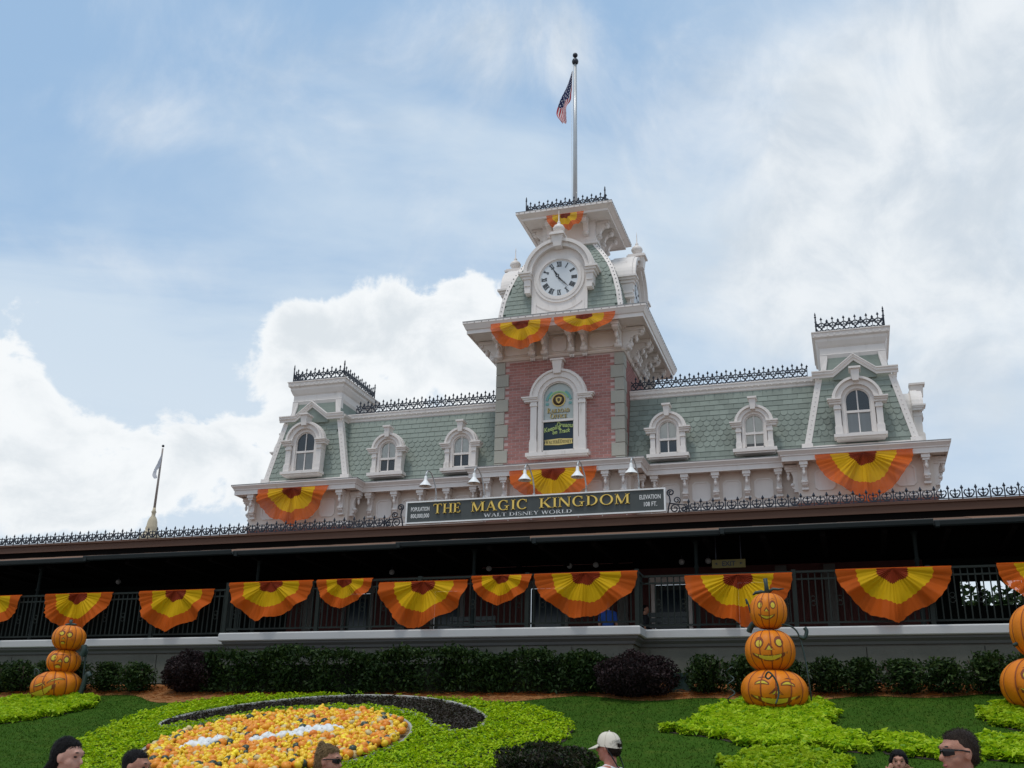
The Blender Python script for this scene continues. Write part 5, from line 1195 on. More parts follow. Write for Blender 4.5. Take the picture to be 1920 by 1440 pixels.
gk('dk', g_dk, 'dark_gourd', 'small dark green gourd in the round gourd bed', lambda b_: stemmed(b_, .075, .9))
gk('pl', g_pl, 'pale_gourd', 'small pale buff gourd in the round gourd bed', lambda b_: stemmed(b_, .068, .7))
rg = random.Random(5); spots = []
d_ = .102
for i in range(-21, 22):
    for j in range(-25, 26):
        x = BC[0]+(i+(j % 2)*.5)*d_+rg.uniform(-.03, .03); y = BC[1]+j*d_*.86+rg.uniform(-.03, .03)
        if math.hypot(x-BC[0], y-BC[1]) < 1.95: spots.append((x, y))
def kind_at(x, y):
    u, v = x-BC[0], y-BC[1]; s_ = v-.34*u-.22*math.sin(u*1.7)      # white swath drifting across the bed
    if -.10 < s_ < .26+.14*math.sin(u*5) and -1.3 < u < 1.25 and math.sin(u*4.1+.6) > -.55 and rg.random() < .95: return 'wh'
    return rg.choices(('or', 'ye', 'pl', 'dk'), (.37, .45, .12, .06))[0]
spots.sort(key=lambda p: -p[1]); spots = [(x, y, kind_at(x, y)) for x, y in spots]
view = [s for s in spots if s[1] > -16.75]; ind = set(id(s) for s in rg.sample(view, min(300, len(view))))
joined = {k_: MB() for k_ in KIND}
for s in spots:
    x, y, k_ = s; me, nm, lb, gb = KIND[k_]; sc_ = rg.uniform(.68, 1.08)
    M = T(x, y, bz(y)+.062*sc_+rg.uniform(0, .05)) @ Matrix.Rotation(rg.uniform(-.9, .9), 4, 'X') @ Matrix.Rotation(rg.uniform(-.9, .9), 4, 'Y') @ RZ(rg.uniform(0, 6)) @ Matrix.Scale(sc_, 4)
    if id(s) in ind: tag(put(nm, me, None, M), lb, 'gourd' if 'pumpkin' not in nm else 'pumpkin', nm.replace('_', ' ')+'s in the round bed')
    else:
        jb = joined[k_]; o = len(jb.v); jb.v.extend([tuple(M @ Vector(p)) for p in gb.v]); jb.f.extend([tuple(o+i for i in f) for f in gb.f]); jb.mi.extend(gb.mi); jb.sm.extend(gb.sm)
allg = MB(); gm = []
for n_, (k_, jb) in enumerate(joined.items()):
    o = len(allg.v); allg.v.extend(jb.v); allg.f.extend([tuple(o+i for i in f) for f in jb.f]); allg.mi.extend([n_]*len(jb.f)); allg.sm.extend(jb.sm); gm.append({'or': g_or, 'ye': g_ye, 'wh': g_wh, 'dk': g_dk, 'pl': g_pl}[k_])
tag(allg.build('heaped_gourds', gm), 'mass of mixed orange and yellow gourds filling the round bed', 'gourds', kind='stuff')
# ---------------------------------------------------------------- stacks of carved pumpkins
pk_m = mat('carved_pumpkin', (.66, .185, .005), .5, .03, .22, 3.5, .1, 30, spec=.25, c2=(.40, .085, .005), c2lo=.55, c2hi=.85, c2scale=4)
groove_m = mat('pumpkin_groove', (.26, .055, .008), .6); cut_m = mat('carved_yellow', (.62, .46, .03), .5); edge_m = mat('carved_edge', (.20, .045, .008), .6)
def big_pumpkin(t, c, r, sq, tilt, turn, faces, ribs=13):
    M = T(*c) @ Matrix.Rotation(tilt[0], 4, 'X') @ Matrix.Rotation(tilt[1], 4, 'Y')
    nu = ribs*8; nv = 26; vs = []; fs = []
    def surf(th, ph, off=0.):      # th azimuth, ph elevation
        q = math.cos(ph); z = math.sin(ph); f_ = abs(math.sin(th*ribs/2)); rr = 1-.055*(1-f_)**2.2
        dip = .10*math.exp(-(q/.30)**2); ex = .88
        qq = q**ex
        return ((r*rr+off)*qq*math.cos(th), (r*rr+off)*qq*math.sin(th), (r*sq+off)*(z if z == 0 else math.copysign(abs(z)**.95, z))-math.copysign(dip*r, z))
    for j in range(nv+1):
        ph = -PI/2+PI*j/nv; ph = max(-PI/2+.03, min(PI/2-.03, ph))
        for k in range(nu): vs.append(surf(2*PI*k/nu, ph))
    for j in range(nv):
        for k in range(nu): fs.append((j*nu+k, j*nu+(k+1) % nu, (j+1)*nu+(k+1) % nu, (j+1)*nu+k))
    fs.append(tuple(range(nv*nu, nv*nu+nu)))
    b_ = MB().add(vs, fs, 0, True); pk = b_.build('pumpkin', pk_m, t, M)
    g = MB()
    for k in range(ribs):
        th = 2*PI*k/ribs; g.tube([surf(th, R(e), .001) for e in range(-80, 81, 10)], [.006*r/.4+.008*r/.4*math.sin(PI*i/16) for i in range(17)], 4)
    g.build('groove', groove_m, pk, M)
    for (nm, m_, off, polys) in faces:
        for po in polys:
            # poly points (u, v) in units of radius on the side facing 'turn'
            def mp(u, v, o): return surf(turn+u*1.22, v*1.22, o)
            if isinstance(po, dict):
                o_, i2 = po['o'], po['i']; vs = []; q_ = len(o_)
                for s_ in range(4): vs += [mp(a_[0]+(b2[0]-a_[0])*s_/3, a_[1]+(b2[1]-a_[1])*s_/3, off*r) for a_, b2 in zip(o_, i2)]
                MB().add(vs, [(s_*q_+i, s_*q_+i+1, (s_+1)*q_+i+1, (s_+1)*q_+i) for s_ in range(3) for i in range(q_-1)], 0, False).build(nm, m_, pk, M); continue
            n_ = len(po); cx_ = sum(p[0] for p in po)/n_; cy_ = sum(p[1] for p in po)/n_
            dense = []
            for i in range(n_):
                a_, b2 = po[i], po[(i+1) % n_]
                for s_ in range(3): dense.append((a_[0]+(b2[0]-a_[0])*s_/3, a_[1]+(b2[1]-a_[1])*s_/3))
            n_ = len(dense); rings = [dense, [(cx_+(x-cx_)*.5, cy_+(y-cy_)*.5) for x, y in dense]]
            vs = [mp(x, y, off*r) for rr in rings for x, y in rr]+[mp(cx_, cy_, off*r)]
            fs = [(i, (i+1) % n_, n_+(i+1) % n_, n_+i) for i in range(n_)]+[(n_+i, n_+(i+1) % n_, 2*n_) for i in range(n_)]
            MB().add(vs, fs, 0, False).build(nm, m_, pk, M)
    return pk
def arcband(c, w, h, th, up_=True, n=12, s0=0.):    # crescent poly: smile or brow
    o = []; i_ = []
    for k in range(n+1):
        x = -w+2*w*k/n; y = h*(1-(x/w)**2)*(1 if up_ else -1); o.append((c[0]+x, c[1]+y+s0*x)); i_.append((c[0]+x, c[1]+y*(1-th)+s0*x))
    return {'o': o, 'i': i_}
def oval(c, a_, b_, n=10, slope=0): return [(c[0]+a_*math.cos(2*PI*k/n), c[1]+b_*math.sin(2*PI*k/n)+slope*a_*math.cos(2*PI*k/n)) for k in range(n)]
def grow(po, k):
    if isinstance(po, dict):
        o, i_ = po['o'], po['i']; n_ = len(o); d = .05
        sg = 1 if sum(p[1] for p in o) > sum(p[1] for p in i_) else -1; xc = (o[0][0]+o[-1][0])/2
        return {'o': [(xc+(x-xc)*1.12, y+sg*d) for x, y in o], 'i': [(xc+(x-xc)*1.12, y-sg*d*.6) for x, y in i_]}
    cx_ = sum(p[0] for p in po)/len(po); cy_ = sum(p[1] for p in po)/len(po); return [(cx_+(x-cx_)*k*1.1, cy_+.035+(y-cy_)*k*1.15) for x, y in po]
def face(eyes, nose, mouth, brows=(), f=1.0):
    e2 = [grow(p, 1.42) for p in eyes]+[grow(nose, 1.5)]; m2 = [grow(mouth, 1.25)]
    out = [('carved_edge', edge_m, .004, e2), ('carved_edge', edge_m, .004, m2), ('carved_eye', cut_m, .010, eyes), ('carved_nose', cut_m, .010, [nose]), ('carved_mouth', cut_m, .010, [mouth])]
    if brows: out.append(('carved_brow', edge_m, .008, list(brows)))
    return out
tri = lambda c, s: [(c[0]-s, c[1]-s*.6), (c[0]+s, c[1]-s*.6), (c[0], c[1]+s*.8)]
f_happy = face([oval((-.34, .20), .11, .13), oval((.34, .20), .11, .13)], tri((0, .02), .10), arcband((0, -.12), .55, .30, .55, False), [arcband((-.36, .40), .14, .07, .5), arcband((.36, .40), .14, .07, .5)])
f_sly = face([arcband((-.36, .14), .17, .12, .75), arcband((.30, .14), .17, .12, .75)], tri((.0, -.12), .11), arcband((-.02, -.20), .60, .34, .6, False, s0=.05), [arcband((-.36, .36), .16, .07, .5), arcband((.36, .36), .16, .07, .5)])
f_calm = face([oval((-.30, .16), .09, .12), oval((.28, .16), .09, .12)], tri((0, -.05), .07), arcband((0, -.20), .34, .20, .5, False), [arcband((-.28, .42), .12, .06, .5), arcband((.30, .42), .12, .06, .5)])
f_wink = face([arcband((-.40, .06), .20, .07, .6, False, s0=.3), arcband((.18, .10), .26, .12, .35, s0=.25)], tri((-.25, -.02), .07), arcband((-.35, -.12), .55, .42, .7, False, s0=.3), [arcband((-.3, .4), .14, .06, .5)])
f_round = face([oval((-.42, .20), .14, .18), oval((.24, .12), .10, .15)], tri((-.05, .02), .09), oval((-.14, -.34), .15, .10), [[(-.3, .42), (.45, .40), (.5, .44), (-.28, .47)]])
f_small = face([oval((-.24, .18), .12, .11), oval((.16, .12), .11, .12)], tri((-.1, -.12), .05), oval((-.12, -.38), .10, .07), [arcband((-.2, .42), .12, .05, .5), arcband((.2, .36), .12, .05, .5)])
def stack(lb, base, spec, camdir, stem_h, curls):
    t = thing('pumpkin_stack', lb, 'pumpkins', base, 0, 'stacks of carved pumpkins')
    z = base[2]
    for (r, sq, zc, dx_, dy_, tilt, fc, tn) in spec: big_pumpkin(t, (base[0]+dx_, base[1]+dy_, z+zc), r, sq, tilt, camdir+tn, fc)
    r, sq, zc, dx_, dy_, *_ = spec[-1]; top = z+zc+r*sq-.04; x, y = base[0]+dx_, base[1]+dy_
    b_ = MB(); b_.tube([(x, y, top-.03), (x-.01, y, top+stem_h*.6), (x-.02, y, top+stem_h)], [.05, .032, .036], 7); s = stem_h/.28
    b_.tube([(x-.02, y, top+.03), (x-.10*s, y-.03, top+.05), (x-.19*s, y-.04, top+.035), (x-.24*s, y-.04, top+.0)], [.03, .028, .026, .012], 6)
    b_.tube([(x+.02, y, top+.05), (x+.10*s, y, top+.10*s), (x+.19*s, y, top+.09*s), (x+.28*s, y, top+.10*s)], [.03, .026, .02, .008], 6); b_.build('stem', pot_m, t)
    for pts, rad in curls: MB().tube([(base[0]+a_, base[1]+b2, z+c_) for a_, b2, c_ in ([bez(pts, i/(5*len(pts))) for i in range(5*len(pts)+1)] if len(pts) < 20 else pts)], rad, 6).build('vine', pot_m, t)
    return t
def camdir(x, y): return math.atan2(-30.85-y, 8.39-x)
mp_ = .00909
bx, by = 7.12, -13.02; z0 = bz(by)
hel = lambda x, y, z, r, h, n: [(x+r*(1-.3*i/n/2)*math.cos(i*.7), y+r*math.sin(i*.7), z+h*i/n) for i in range(n+1)]
stack('tall stack of three carved pumpkins with curled tendrils on lime vines', (bx, by, z0), [(.525, .66, .28, 0, 0, (0, .05), f_sly, .05), (.40, .86, .90, -.03, 0, (0, -.03), f_happy, -.03), (.30, 1.02, 1.53, -.02, 0, (0, .04), f_calm, -.1)], camdir(bx, by), .27,
      [(hel(-.66, -.2, .02, .06, .62, 26), .011), ([(.05, -.62, .05), (.10, -.58, .2), (.08, -.60, .38), (-.02, -.62, .52), (-.08, -.6, .46), (-.04, -.6, .42), (.02, -.6, .47)], .014), ([(.56, .1, .0), (.54, .0, .4), (.50, 0, .8), (.42, 0, 1.18), (.26, -.05, 1.30), (.05, -.1, 1.30)], .014), ([(.44, .0, 1.12), (.52, 0, 1.10), (.56, 0, 1.2), (.53, 0, 1.26)], .032), ([(-.36, .1, 1.22), (-.28, .05, 1.34), (-.14, .0, 1.36)], .05), ([(-.30, -.1, 1.5), (-.33, -.12, 1.66), (-.36, -.1, 1.72), (-.35, -.1, 1.64)], .012)])
bx, by = -7.2, -12.42; z0 = bz(by)
stack('small stack of three carved pumpkins near the left edge', (bx, by, z0), [(.50, .64, .24, -.02, 0, (0, -.12), f_wink, -.25), (.335, .76, .74, .06, 0, (.05, .06), f_round, -.15), (.335, .80, 1.21, .10, 0, (0, .04), f_small, -.2)], camdir(bx, by), .14,
      [([(-.55, 0, 0), (-.58, 0, .3), (-.50, 0, .52), (-.62, 0, .6), (-.60, 0, .46)], .012), ([(.56, .1, 0), (.52, .1, .45), (.5, .1, .8), (.52, .1, .95), (.46, .1, 1.02)], .02), ([(.48, 0, .85), (.52, 0, .96), (.50, 0, 1.06)], .06), ([(.55, .05, .1), (.62, .05, .4), (.66, .05, .5), (.72, .05, .44)], .05)])
bx, by = 11.02, -13.1; z0 = bz(by)
stack('large stack of carved pumpkins cut off by the right edge', (bx, by, z0), [(.60, .70, .38, 0, 0, (0, 0), f_happy, .1), (.47, .93, 1.16, .10, 0, (0, 0), f_calm, 0), (.30, .95, 1.82, .32, 0, (0, 0), f_happy, 0)], camdir(bx, by), .25, [([(-.35, -.1, .95), (-.2, -.2, 1.0), (0, -.3, 1.0)], .03)])

# ---------------------------------------------------------------- mown grass blades on the visible bank
K = 150000; gx_, gy_ = nr.uniform(-11, 13, K), nr.uniform(-20.5, -11.9, K); Pg = np.stack([gx_, gy_], 1)
keep = ~inpoly(Pg, LIME)
for po in VN.values(): keep &= ~inpoly(Pg, po)
keep &= gy_ < (-12.15-.25*np.sin(gx_*1.1)-.18*np.sin(gx_*2.7+1)-.30*np.exp(-((gx_-4.4)/1.6)**2)-.15*np.exp(-((gx_+3.9)/1.4)**2))
Pg = Pg[keep]; k = len(Pg); zg = .84+SL*(Pg[:, 1]+12.2); a_ = nr.uniform(0, 2*PI, k); w_ = nr.uniform(.006, .012, k); h_ = nr.uniform(.012, .030, k); lx, ly = nr.normal(size=k)*.015, nr.normal(size=k)*.015
V = np.stack([np.stack([Pg[:, 0]-np.cos(a_)*w_, Pg[:, 1]-np.sin(a_)*w_, zg-.003], 1), np.stack([Pg[:, 0]+np.cos(a_)*w_, Pg[:, 1]+np.sin(a_)*w_, zg-.003], 1), np.stack([Pg[:, 0]+lx, Pg[:, 1]+ly, zg+h_], 1)], 1)
tag(put('mown_grass', quads('mown_grass', V, [mat('grass_blade', (.040, .100, .008), .7, 0, .42, .9, c2=(.075, .11, .016), c2lo=.48, c2hi=.75, c2scale=2.2, trans=.3, spec=.1)], n=3)), 'short mown grass on the sloping bank', 'grass', kind='stuff')

# ---------------------------------------------------------------- people
def blob(parts, voxel, name, m_, smooth=3):
    """parts: ('c', p0, p1, r0, r1) tapered capsule | ('e', centre, radii, rotation) ellipsoid -> one continuous remeshed surface"""
    b_ = MB()
    for p in parts:
        if p[0] == 'e':
            q = MB(); q.ball((0, 0, 0), tuple(p[2]), 18, 12); M = T(*p[1])
            if len(p) > 3: M = M @ p[3]
            b_.xf = M; b_.add(q.v, q.f); b_.xf = None
        else:
            a, c, r0, r1 = Vector(p[1]), Vector(p[2]), p[3], p[4]; d = (c-a); L = d.length; rot = d.to_track_quat('Z', 'Y').to_matrix().to_4x4()
            pr = [(r0*math.cos(R(t_)), r0*math.sin(R(t_))) for t_ in (-88, -60, -30, 0)]+[(r1*math.cos(R(t_)), L+r1*math.sin(R(t_))) for t_ in (0, 30, 60, 88)]
            q = MB(); q.lathe(pr, 12); b_.xf = T(*a) @ rot; b_.add(q.v, q.f); b_.xf = None
    o = bpy.data.objects.new('tmp', b_.mesh('tmp', m_)); col.objects.link(o)
    md = o.modifiers.new('r', 'REMESH'); md.mode = 'VOXEL'; md.voxel_size = voxel; md.use_smooth_shade = True
    s_ = o.modifiers.new('s', 'SMOOTH'); s_.factor = .5; s_.iterations = smooth
    dg = bpy.context.evaluated_depsgraph_get(); me = bpy.data.meshes.new_from_object(o.evaluated_get(dg)); me.name = name
    bpy.data.objects.remove(o)
    if not me.materials: me.materials.append(m_)
    return me
skin_pale = mat('skin_pale', (.50, .27, .20), .5, 0, .16, 22, .25, 160, spec=.35, sss=.12); skin_tan = mat('skin_tan', (.40, .19, .125), .5, 0, .16, 22, .25, 160, spec=.35, sss=.12); skin_red = mat('skin_ruddy', (.46, .19, .135), .5, 0, .18, 22, .25, 160, spec=.35, sss=.12)
def hairm(n, c): return mat(n, c, .6, 0, .6, 55, .9, 120, aniso=(1, 1, .2), spec=.2)
h_black = hairm('hair_black', (.010, .008, .008)); h_brown = hairm('hair_dark_brown', (.022, .014, .010)); h_blond = hairm('hair_blond', (.21, .135, .06)); h_short = hairm('hair_short_brown', (.030, .019, .013))
lens_m = mat('dark_lens', (.006, .006, .007), .08); lip_m = mat('lips', (.33, .10, .09), .5); eye_m = mat('eye_dark', (.015, .010, .008), .3); brow_m = mat('brow', (.03, .02, .014), .8)
def person(label, x, y, height, face_dir, skin, shirt, trousers, hair_m, style, extras=(), vox=.008, arms=None, tilt=0., group=None, z=GZ, female=False, hs=1.0):
    """stands at (x, y); face_dir = world angle the head looks along; local +X is forwards"""
    H = height; M = T(x, y, z) @ RZ(face_dir); t = thing('person', label, 'person', (x, y, z), face_dir, group)
    k = H/1.75; sh = (.165 if female else .195)*k; hipw = .10*k; hz = H-.125*k      # head centre height
    def P(a, b_, c): return (a*k, b_*k, c*k)
    kb = k; hz = H-.125*k*hs; hc = Vector((.01*k, 0, hz)); RT = Matrix.Rotation(tilt, 4, 'Y')
    kh = k*hs
    def hp(a, b_, c): v = RT @ Vector((a, b_, c)); return (hc.x+v.x*kh, hc.y+v.y*kh, hc.z+v.z*kh)
    head = [('e', hp(-.012, 0, .020), (.096*kh, .076*kh, .098*kh)), ('e', hp(.028, 0, -.045), (.062*kh, .058*kh, .072*kh)), ('c', hp(.045, 0, -.09), hp(.060, 0, -.088), .032*kh, .026*kh),
            ('c', hp(.078, 0, .012), hp(.103, 0, -.024), .011*kh, .015*kh), ('c', hp(.072, -.03, .032), hp(.072, .03, .032), .02*kh, .02*kh), ('c', hp(.072, 0, -.058), hp(.080, 0, -.056), .022*kh, .016*kh),
            ('e', hp(.035, .045, -.03), (.035*kh, .022*kh, .035*kh)), ('e', hp(.035, -.045, -.03), (.035*kh, .022*kh, .035*kh)),
            ('e', hp(-.012, .078, -.010), (.020*kh, .010*kh, .032*kh)), ('e', hp(-.012, -.078, -.010), (.020*kh, .010*kh, .032*kh))]
    nz = H-.235*k*(1+(hs-1)*.8)
    body = head+[('c', (-.012*k, 0, nz-.08*k), (-.004*k, 0, hz-.04*k), .056*k, .054*k), ('c', (-.01*k, -sh*.55, nz-.10*k), (-.01*k, sh*.55, nz-.10*k), .06*k, .06*k)]
    torso = [('e', (0, 0, 1.28*k), (.105*k, sh*.86, .20*k)), ('e', (0, 0, 1.06*k), (.10*k, sh*.78, .17*k)), ('e', (-.01*k, 0, .94*k), (.115*k, sh*.85, .13*k)), ('c', (-.01*k, -sh*.86, nz-.125*k), (-.01*k, sh*.86, nz-.125*k), .062*k, .062*k)]
    limbs = []
    for s in (-1, 1):
        limbs += [('c', (0, s*hipw, .90*k), (.01*k, s*hipw*1.02, .50*k), .085*k, .058*k), ('c', (.01*k, s*hipw*1.02, .50*k), (-.015*k, s*hipw, .09*k), .056*k, .036*k), ('c', (-.02*k, s*hipw, .045*k), (.15*k, s*hipw*1.15, .03*k), .042*k, .03*k)]
    AR = []
    for s in (-1, 1):
        S = Vector((-.01*k, s*sh, nz-.13*k))
        if arms: E_, Wr = Vector(arms[0]), Vector(arms[1]); E_ = Vector((E_.x*k, s*E_.y*k, E_.z*k)); Wr = Vector((Wr.x*k, s*Wr.y*k, Wr.z*k))
        else: E_ = Vector((-.03*k, s*(sh+.045*k), nz-.42*k)); Wr = Vector((.05*k, s*(sh+.04*k), nz-.66*k))
        AR.append((S, E_, Wr))
        limbs += [('c', tuple(S), tuple(E_), .046*k, .037*k), ('c', tuple(E_), tuple(Wr), .036*k, .025*k)]
        d = (Wr-E_).normalized(); side = Vector((0, -s, 0)); side = (side-d*side.dot(d)).normalized() if abs(d.y) < .95 else Vector((1, 0, 0)); fwd = d.cross(side)
        if arms: side, fwd = fwd, side
        pc = Wr+d*.05*k; limbs.append(('c', tuple(Wr), tuple(Wr+d*.07*k), .024*k, .030*k))
        for q, (off, ln) in enumerate(((-.030, .066), (-.010, .078), (.010, .074), (.030, .058))):
            a_ = Wr+d*.085*k+fwd*off*k; m1 = a_+d*ln*.5*k+side*.008*k; e_ = m1+d*ln*.45*k+side*.022*k
            limbs += [('c', tuple(a_-d*.02*k), tuple(m1), .0105*k, .0095*k), ('c', tuple(m1), tuple(e_), .0095*k, .0085*k)]
        th = Wr+d*.035*k-fwd*.03*k; limbs += [('c', tuple(th), tuple(th+d*.035*k-fwd*.026*k+side*.01*k), .0125*k, .011*k), ('c', tuple(th+d*.035*k-fwd*.026*k+side*.01*k), tuple(th+d*.06*k-fwd*.03*k+side*.02*k), .011*k, .009*k)]
    put('body', blob(body+torso+limbs, vox, 'body', skin), t, M)
    # clothing: shirt with short sleeves, trousers
    g = .014*k
    def fat(p): return ('e', p[1], tuple(r_+g for r_ in p[2])) if p[0] == 'e' else ('c', p[1], p[2], p[3]+g, p[4]+g)
    sl_ = []
    for (S, E_, Wr) in AR: sl_.append(('c', tuple(S), tuple(S.lerp(E_, .72)), .062*k, .058*k))
    put('shirt', blob([fat(p) for p in torso]+sl_, vox*1.5, 'shirt', shirt), t, M)
    tr = [('c', (-.005*k, -hipw*.7, .93*k), (-.005*k, hipw*.7, .93*k), .115*k, .115*k)]
    for p in limbs:
        if p[0] == 'c' and p[3] in (.085*k, .056*k): tr.append(('c', p[1], p[2], p[3]+.018*k, p[4]+.02*k))
    put('trousers', blob(tr, vox*1.5, 'trousers', trousers), t, M)
    for s in (-1, 1): put('shoe', blob([('c', (-.03*k, s*hipw, .045*k), (.15*k, s*hipw*1.15, .035*k), .052*k, .042*k)], .012, 'shoe', h_black), t, M)
    # face details
    for s in (-1, 1):
        MB(RT).ball(tuple(Vector((.071*kh, s*.030*kh, .010*kh))), (.012*kh, .014*kh, .008*kh), 8, 6).build('eye', eye_m, t, M @ T(*hc)); MB(RT).ball((.083*kh, s*.032*kh, .036*kh), (.008*kh, .022*kh, .005*kh), 8, 5).build('eyebrow', brow_m, t, M @ T(*hc))
    MB(RT).ball((.088*kh, 0, -.060*kh), (.010*kh, .022*kh, .008*kh), 10, 6).build('lips', lip_m, t, M @ T(*hc))
    if style: put('hair', blob([('e', hp(*e[0]), tuple(r_*kh for r_ in e[1])) if len(e) == 2 else ('c', hp(*e[0]), hp(*e[1]), e[2]*kh, e[3]*kh) for e in style], .007, 'hair', hair_m), t, M)
    if style:      # loose strands over the hair mass
        hm = [c for c in t.children if c.name.startswith('hair')][0].data; nv = len(hm.vertices); co = np.empty(nv*3, np.float32); no = np.empty(nv*3, np.float32)
        hm.vertices.foreach_get('co', co); hm.vertices.foreach_get('normal', no); co, no = co.reshape(-1, 3), no.reshape(-1, 3)
        ins = ((co-np.array([hc.x, hc.y, hc.z])-np.array([-.012, 0, .02])*kh)/(np.array([.098, .079, .100])*kh)); okv = np.where(((ins**2).sum(1) > 1.0) & (co[:, 2] > hc.z-.11*kh))[0]; pick = nr.choice(okv, 2600); c_, n_ = co[pick], no[pick]; crop = style in (short_crop, under_cap)
        d = np.tile(np.array([[-.75, 0, -.55]]), (len(c_), 1))+nr.normal(size=(len(c_), 3))*.28; d -= (d*n_).sum(1)[:, None]*n_*(.35 if crop else .88); d /= np.linalg.norm(d, axis=1)[:, None]+1e-6
        if crop: d = d*.5+n_*.8
        L_ = (nr.uniform(.003, .007, (len(c_), 1)) if crop else nr.uniform(.02, .055, (len(c_), 1)))*kh; sd2 = np.cross(d, n_); sd2 /= np.linalg.norm(sd2, axis=1)[:, None]+1e-6; w2 = nr.uniform(.0012, .0026, (len(c_), 1))*kh
        o_ = c_+n_*nr.uniform(-.002, .006, (len(c_), 1))*kh
        put('hair_strands', quads('hair_strands', np.stack([o_-sd2*w2, o_+d*L_*.5-sd2*w2+n_*.004*kh, o_+d*L_, o_+d*L_*.5+sd2*w2+n_*.004*kh], 1), hair_m), t, M)
    for fn in extras: fn(t, M @ T(*hc) @ RT, kh)
    return t
short_crop = [((-.024, 0, .032), (.092, .0785, .094)), ((-.050, 0, -.012), (.056, .072, .056)), ((.010, 0, .072), (.058, .060, .042))]
under_cap = [((-.050, 0, -.022), (.058, .074, .058)), ((-.034, 0, .015), (.084, .0765, .075))]
ponytail = [((-.028, 0, .034), (.092, .081, .095)), ((-.052, 0, -.008), (.060, .077, .072)), ((.006, 0, .078), (.060, .062, .036)), ((-.100, 0, -.05), (-.125, .0, -.10), .036, .034), ((-.125, 0, -.09), (-.118, 0, -.14), .036, .02)]
upswept = [((-.030, 0, .034), (.092, .081, .094)), ((-.058, 0, -.018), (.056, .074, .072)), ((.006, 0, .078), (.062, .064, .036)), ((-.085, 0, .075), (-.085, 0, .120), .034, .022)]
girl_hair = [((-.026, 0, .040), (.098, .090, .098)), ((-.05, 0, -.03), (.07, .088, .10)), ((.02, 0, .082), (.054, .068, .034)), ((-.01, .080, .03), (-.02, .084, -.12), .020, .018), ((-.01, -.080, .03), (-.02, -.084, -.12), .020, .018)]
def glasses(t, M, k):
    b_ = MB()
    for s in (-1, 1):
        vs = []
        for i in range(9):
            a = R(6+48*i/8); h = .021*(1-.35*(i/8)**2) if i else .012; x, y = .097*math.cos(a), s*.083*math.sin(a)
            vs += [(x*k, y*k, (.010+h*.85)*k), (x*k*1.02, y*k*1.02, .008*k), (x*k, y*k, (.008-h)*k)]
        b_.add(vs, [(3*i+j, 3*i+3+j, 3*i+4+j, 3*i+1+j) for i in range(8) for j in range(2)], 0, True)
        b_.tube([(.058*k, s*.068*k, .018*k), (.02*k, s*.080*k, .014*k), (-.02*k, s*.086*k, .006*k)], .0045*k, 5)
    b_.tube([(.098*k, -.012*k, .014*k), (.1*k, 0, .017*k), (.098*k, .012*k, .014*k)], .004*k, 5); b_.build('sunglasses', lens_m, t, M)
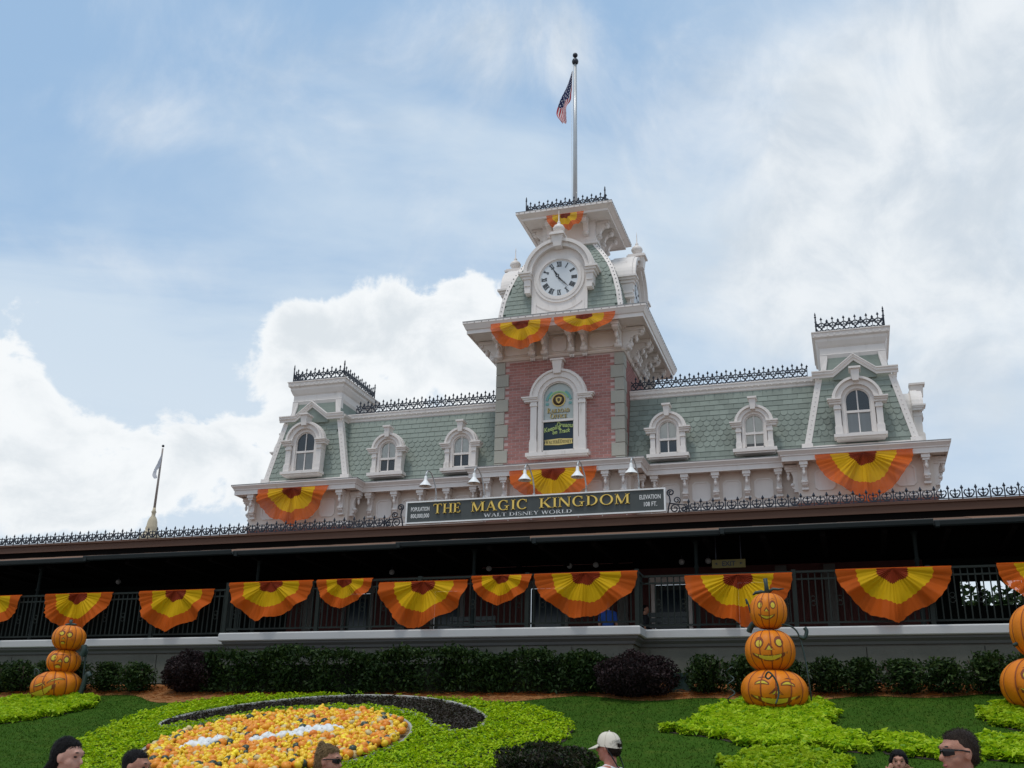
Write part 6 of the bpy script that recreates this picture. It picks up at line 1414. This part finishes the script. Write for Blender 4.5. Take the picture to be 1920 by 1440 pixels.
def cap(t, M, k):
    cm = mat('cream_cap_cloth', (.62, .57, .47), .8, 0, .06, 20); vs = []; fs = []; n, v = 24, 8
    b_ = MB()
    for j in range(v+1):
        ph = R(-4)+R(93)*j/v
        for i in range(n):
            a = 2*PI*i/n; vs.append(((-.014+.110*math.cos(ph)**.62*math.cos(a))*k, .091*math.cos(ph)**.62*math.sin(a)*k, (.016+.106*math.sin(ph)-.030*math.cos(ph)*(1-math.cos(a))*.5)*k))
    for j in range(v):
        for i in range(n):
            if j < 2 and abs(i-12) <= 2: continue         # open back above the strap
            fs.append((j*n+i, j*n+(i+1) % n, (j+1)*n+(i+1) % n, (j+1)*n+i))
    b_.add(vs, fs, 0, True); c_ = b_.build('cap', cm, t, M)
    br = MB(); o = []
    for i in range(13):
        a = R(-62+124*i/12); r0, r1 = .102, .102+.098*math.cos(a)**.6; o += [((-.012+r0*math.cos(a))*k, r0*.86*math.sin(a)*k, (.022)*k), ((-.012+r1*math.cos(a))*k, .098*math.sin(a)*k, (.020-.034*math.cos(a)-.012*abs(math.sin(a)))*k)]
    lo = [(x, y, z-.006*k) for x, y, z in o]; m_ = len(o)
    br.add(o+lo, [(2*i, 2*i+1, 2*i+3, 2*i+2) for i in range(12)]+[(m_+2*i, m_+2*i+2, m_+2*i+3, m_+2*i+1) for i in range(12)]+[(2*i+1, m_+2*i+1, m_+2*i+3, 2*i+3) for i in range(12)], 0, True); br.build('brim', cm, c_, M)
    MB().tube([(-.100*k, -.048*k, -.012*k), (-.114*k, 0, -.014*k), (-.100*k, .048*k, -.012*k)], .008*k, 5).build('strap', cm, c_, M); MB().ball((-.014*k, 0, .124*k), .008*k, 8, 5).build('button', cm, c_, M)
    sm = MB()
    for q in range(6): sm.tube([((-.014+.1105*math.cos(R(p_))**.62*math.cos(q*PI/3+.52))*k, .0915*math.cos(R(p_))**.62*math.sin(q*PI/3+.52)*k, (.016+.1068*math.sin(R(p_))-.030*math.cos(R(p_))*(1-math.cos(q*PI/3+.52))*.5)*k) for p_ in range(0, 90, 8)], .0011*k, 4)
    sm.build('seams', mat('cap_seam', (.42, .38, .30), .9), c_, M)
    lan = MB()
    for s in (-1, 1): lan.tube([(-.01*k, s*.086*k, .010*k), (-.06*k, s*.082*k, -.06*k), (-.105*k, s*.06*k, -.15*k), (-.125*k, s*.025*k, -.21*k), (-.13*k, .0, -.25*k)], .006*k, 5)
    lan.build('glasses_strap', lens_m, t, M)
cloth = lambda n, c: mat(n, c, .85, 0, .08, 6, .15, 60)
ws, gs, bs_, dk_, jeans = cloth('white_shirt', (.72, .73, .76)), cloth('grey_shirt', (.22, .23, .25)), cloth('blue_shirt', (.02, .07, .30)), cloth('dark_shirt', (.02, .02, .025)), cloth('denim', (.05, .08, .15))
FR = math.atan2(.301, .953); FL = FR+PI; FC = math.atan2(-30.85+23, 8.4-8.6)
person('woman with dark hair tied back looking right at the bottom left', 3.388, -24.735, 1.718, FR-.25, skin_pale, gs, jeans, h_black, ponytail, tilt=.08, female=True)
person('man with short dark hair, head half in view left of the gourd bed', 3.552, -24.229, 1.657, FR-.15, skin_tan, dk_, jeans, h_black, short_crop, tilt=.1)
person('woman with upswept fair hair and sunglasses in front of the gourd bed', 4.321, -22.823, 1.733, FR-.3, skin_tan, gs, jeans, h_blond, upswept, (glasses,), tilt=.1, female=True)
person('man in a cream baseball cap and white shirt seen from behind', 6.371, -21.777, 1.708, FL-.55, skin_red, ws, jeans, h_short, under_cap, (cap, glasses), tilt=.02, z=-1.726)
person('dark haired child holding her hands up beside her face', 8.693, -19.857, 1.114, FC, skin_tan, gs, jeans, h_black, girl_hair, arms=((.10, .30, 1.18), (.16, .17, 1.42)), female=True, hs=1.3, z=-1.212)
person('man with cropped dark hair and black sunglasses looking left at the bottom right', 8.917, -23.976, 1.855, FL+.12, skin_tan, dk_, jeans, h_short, short_crop, (glasses,), tilt=.05)
person('person in a blue shirt on the platform behind the railing', 2.31, -3.5, 1.62, -1.2, skin_tan, bs_, jeans, h_black, short_crop, z=2.216, vox=.012)
person('person in dark clothes standing in front of the white framed doorway', 3.02, -2.0, 1.70, 0.2, skin_tan, dk_, dk_, h_black, short_crop, z=2.216, vox=.012)
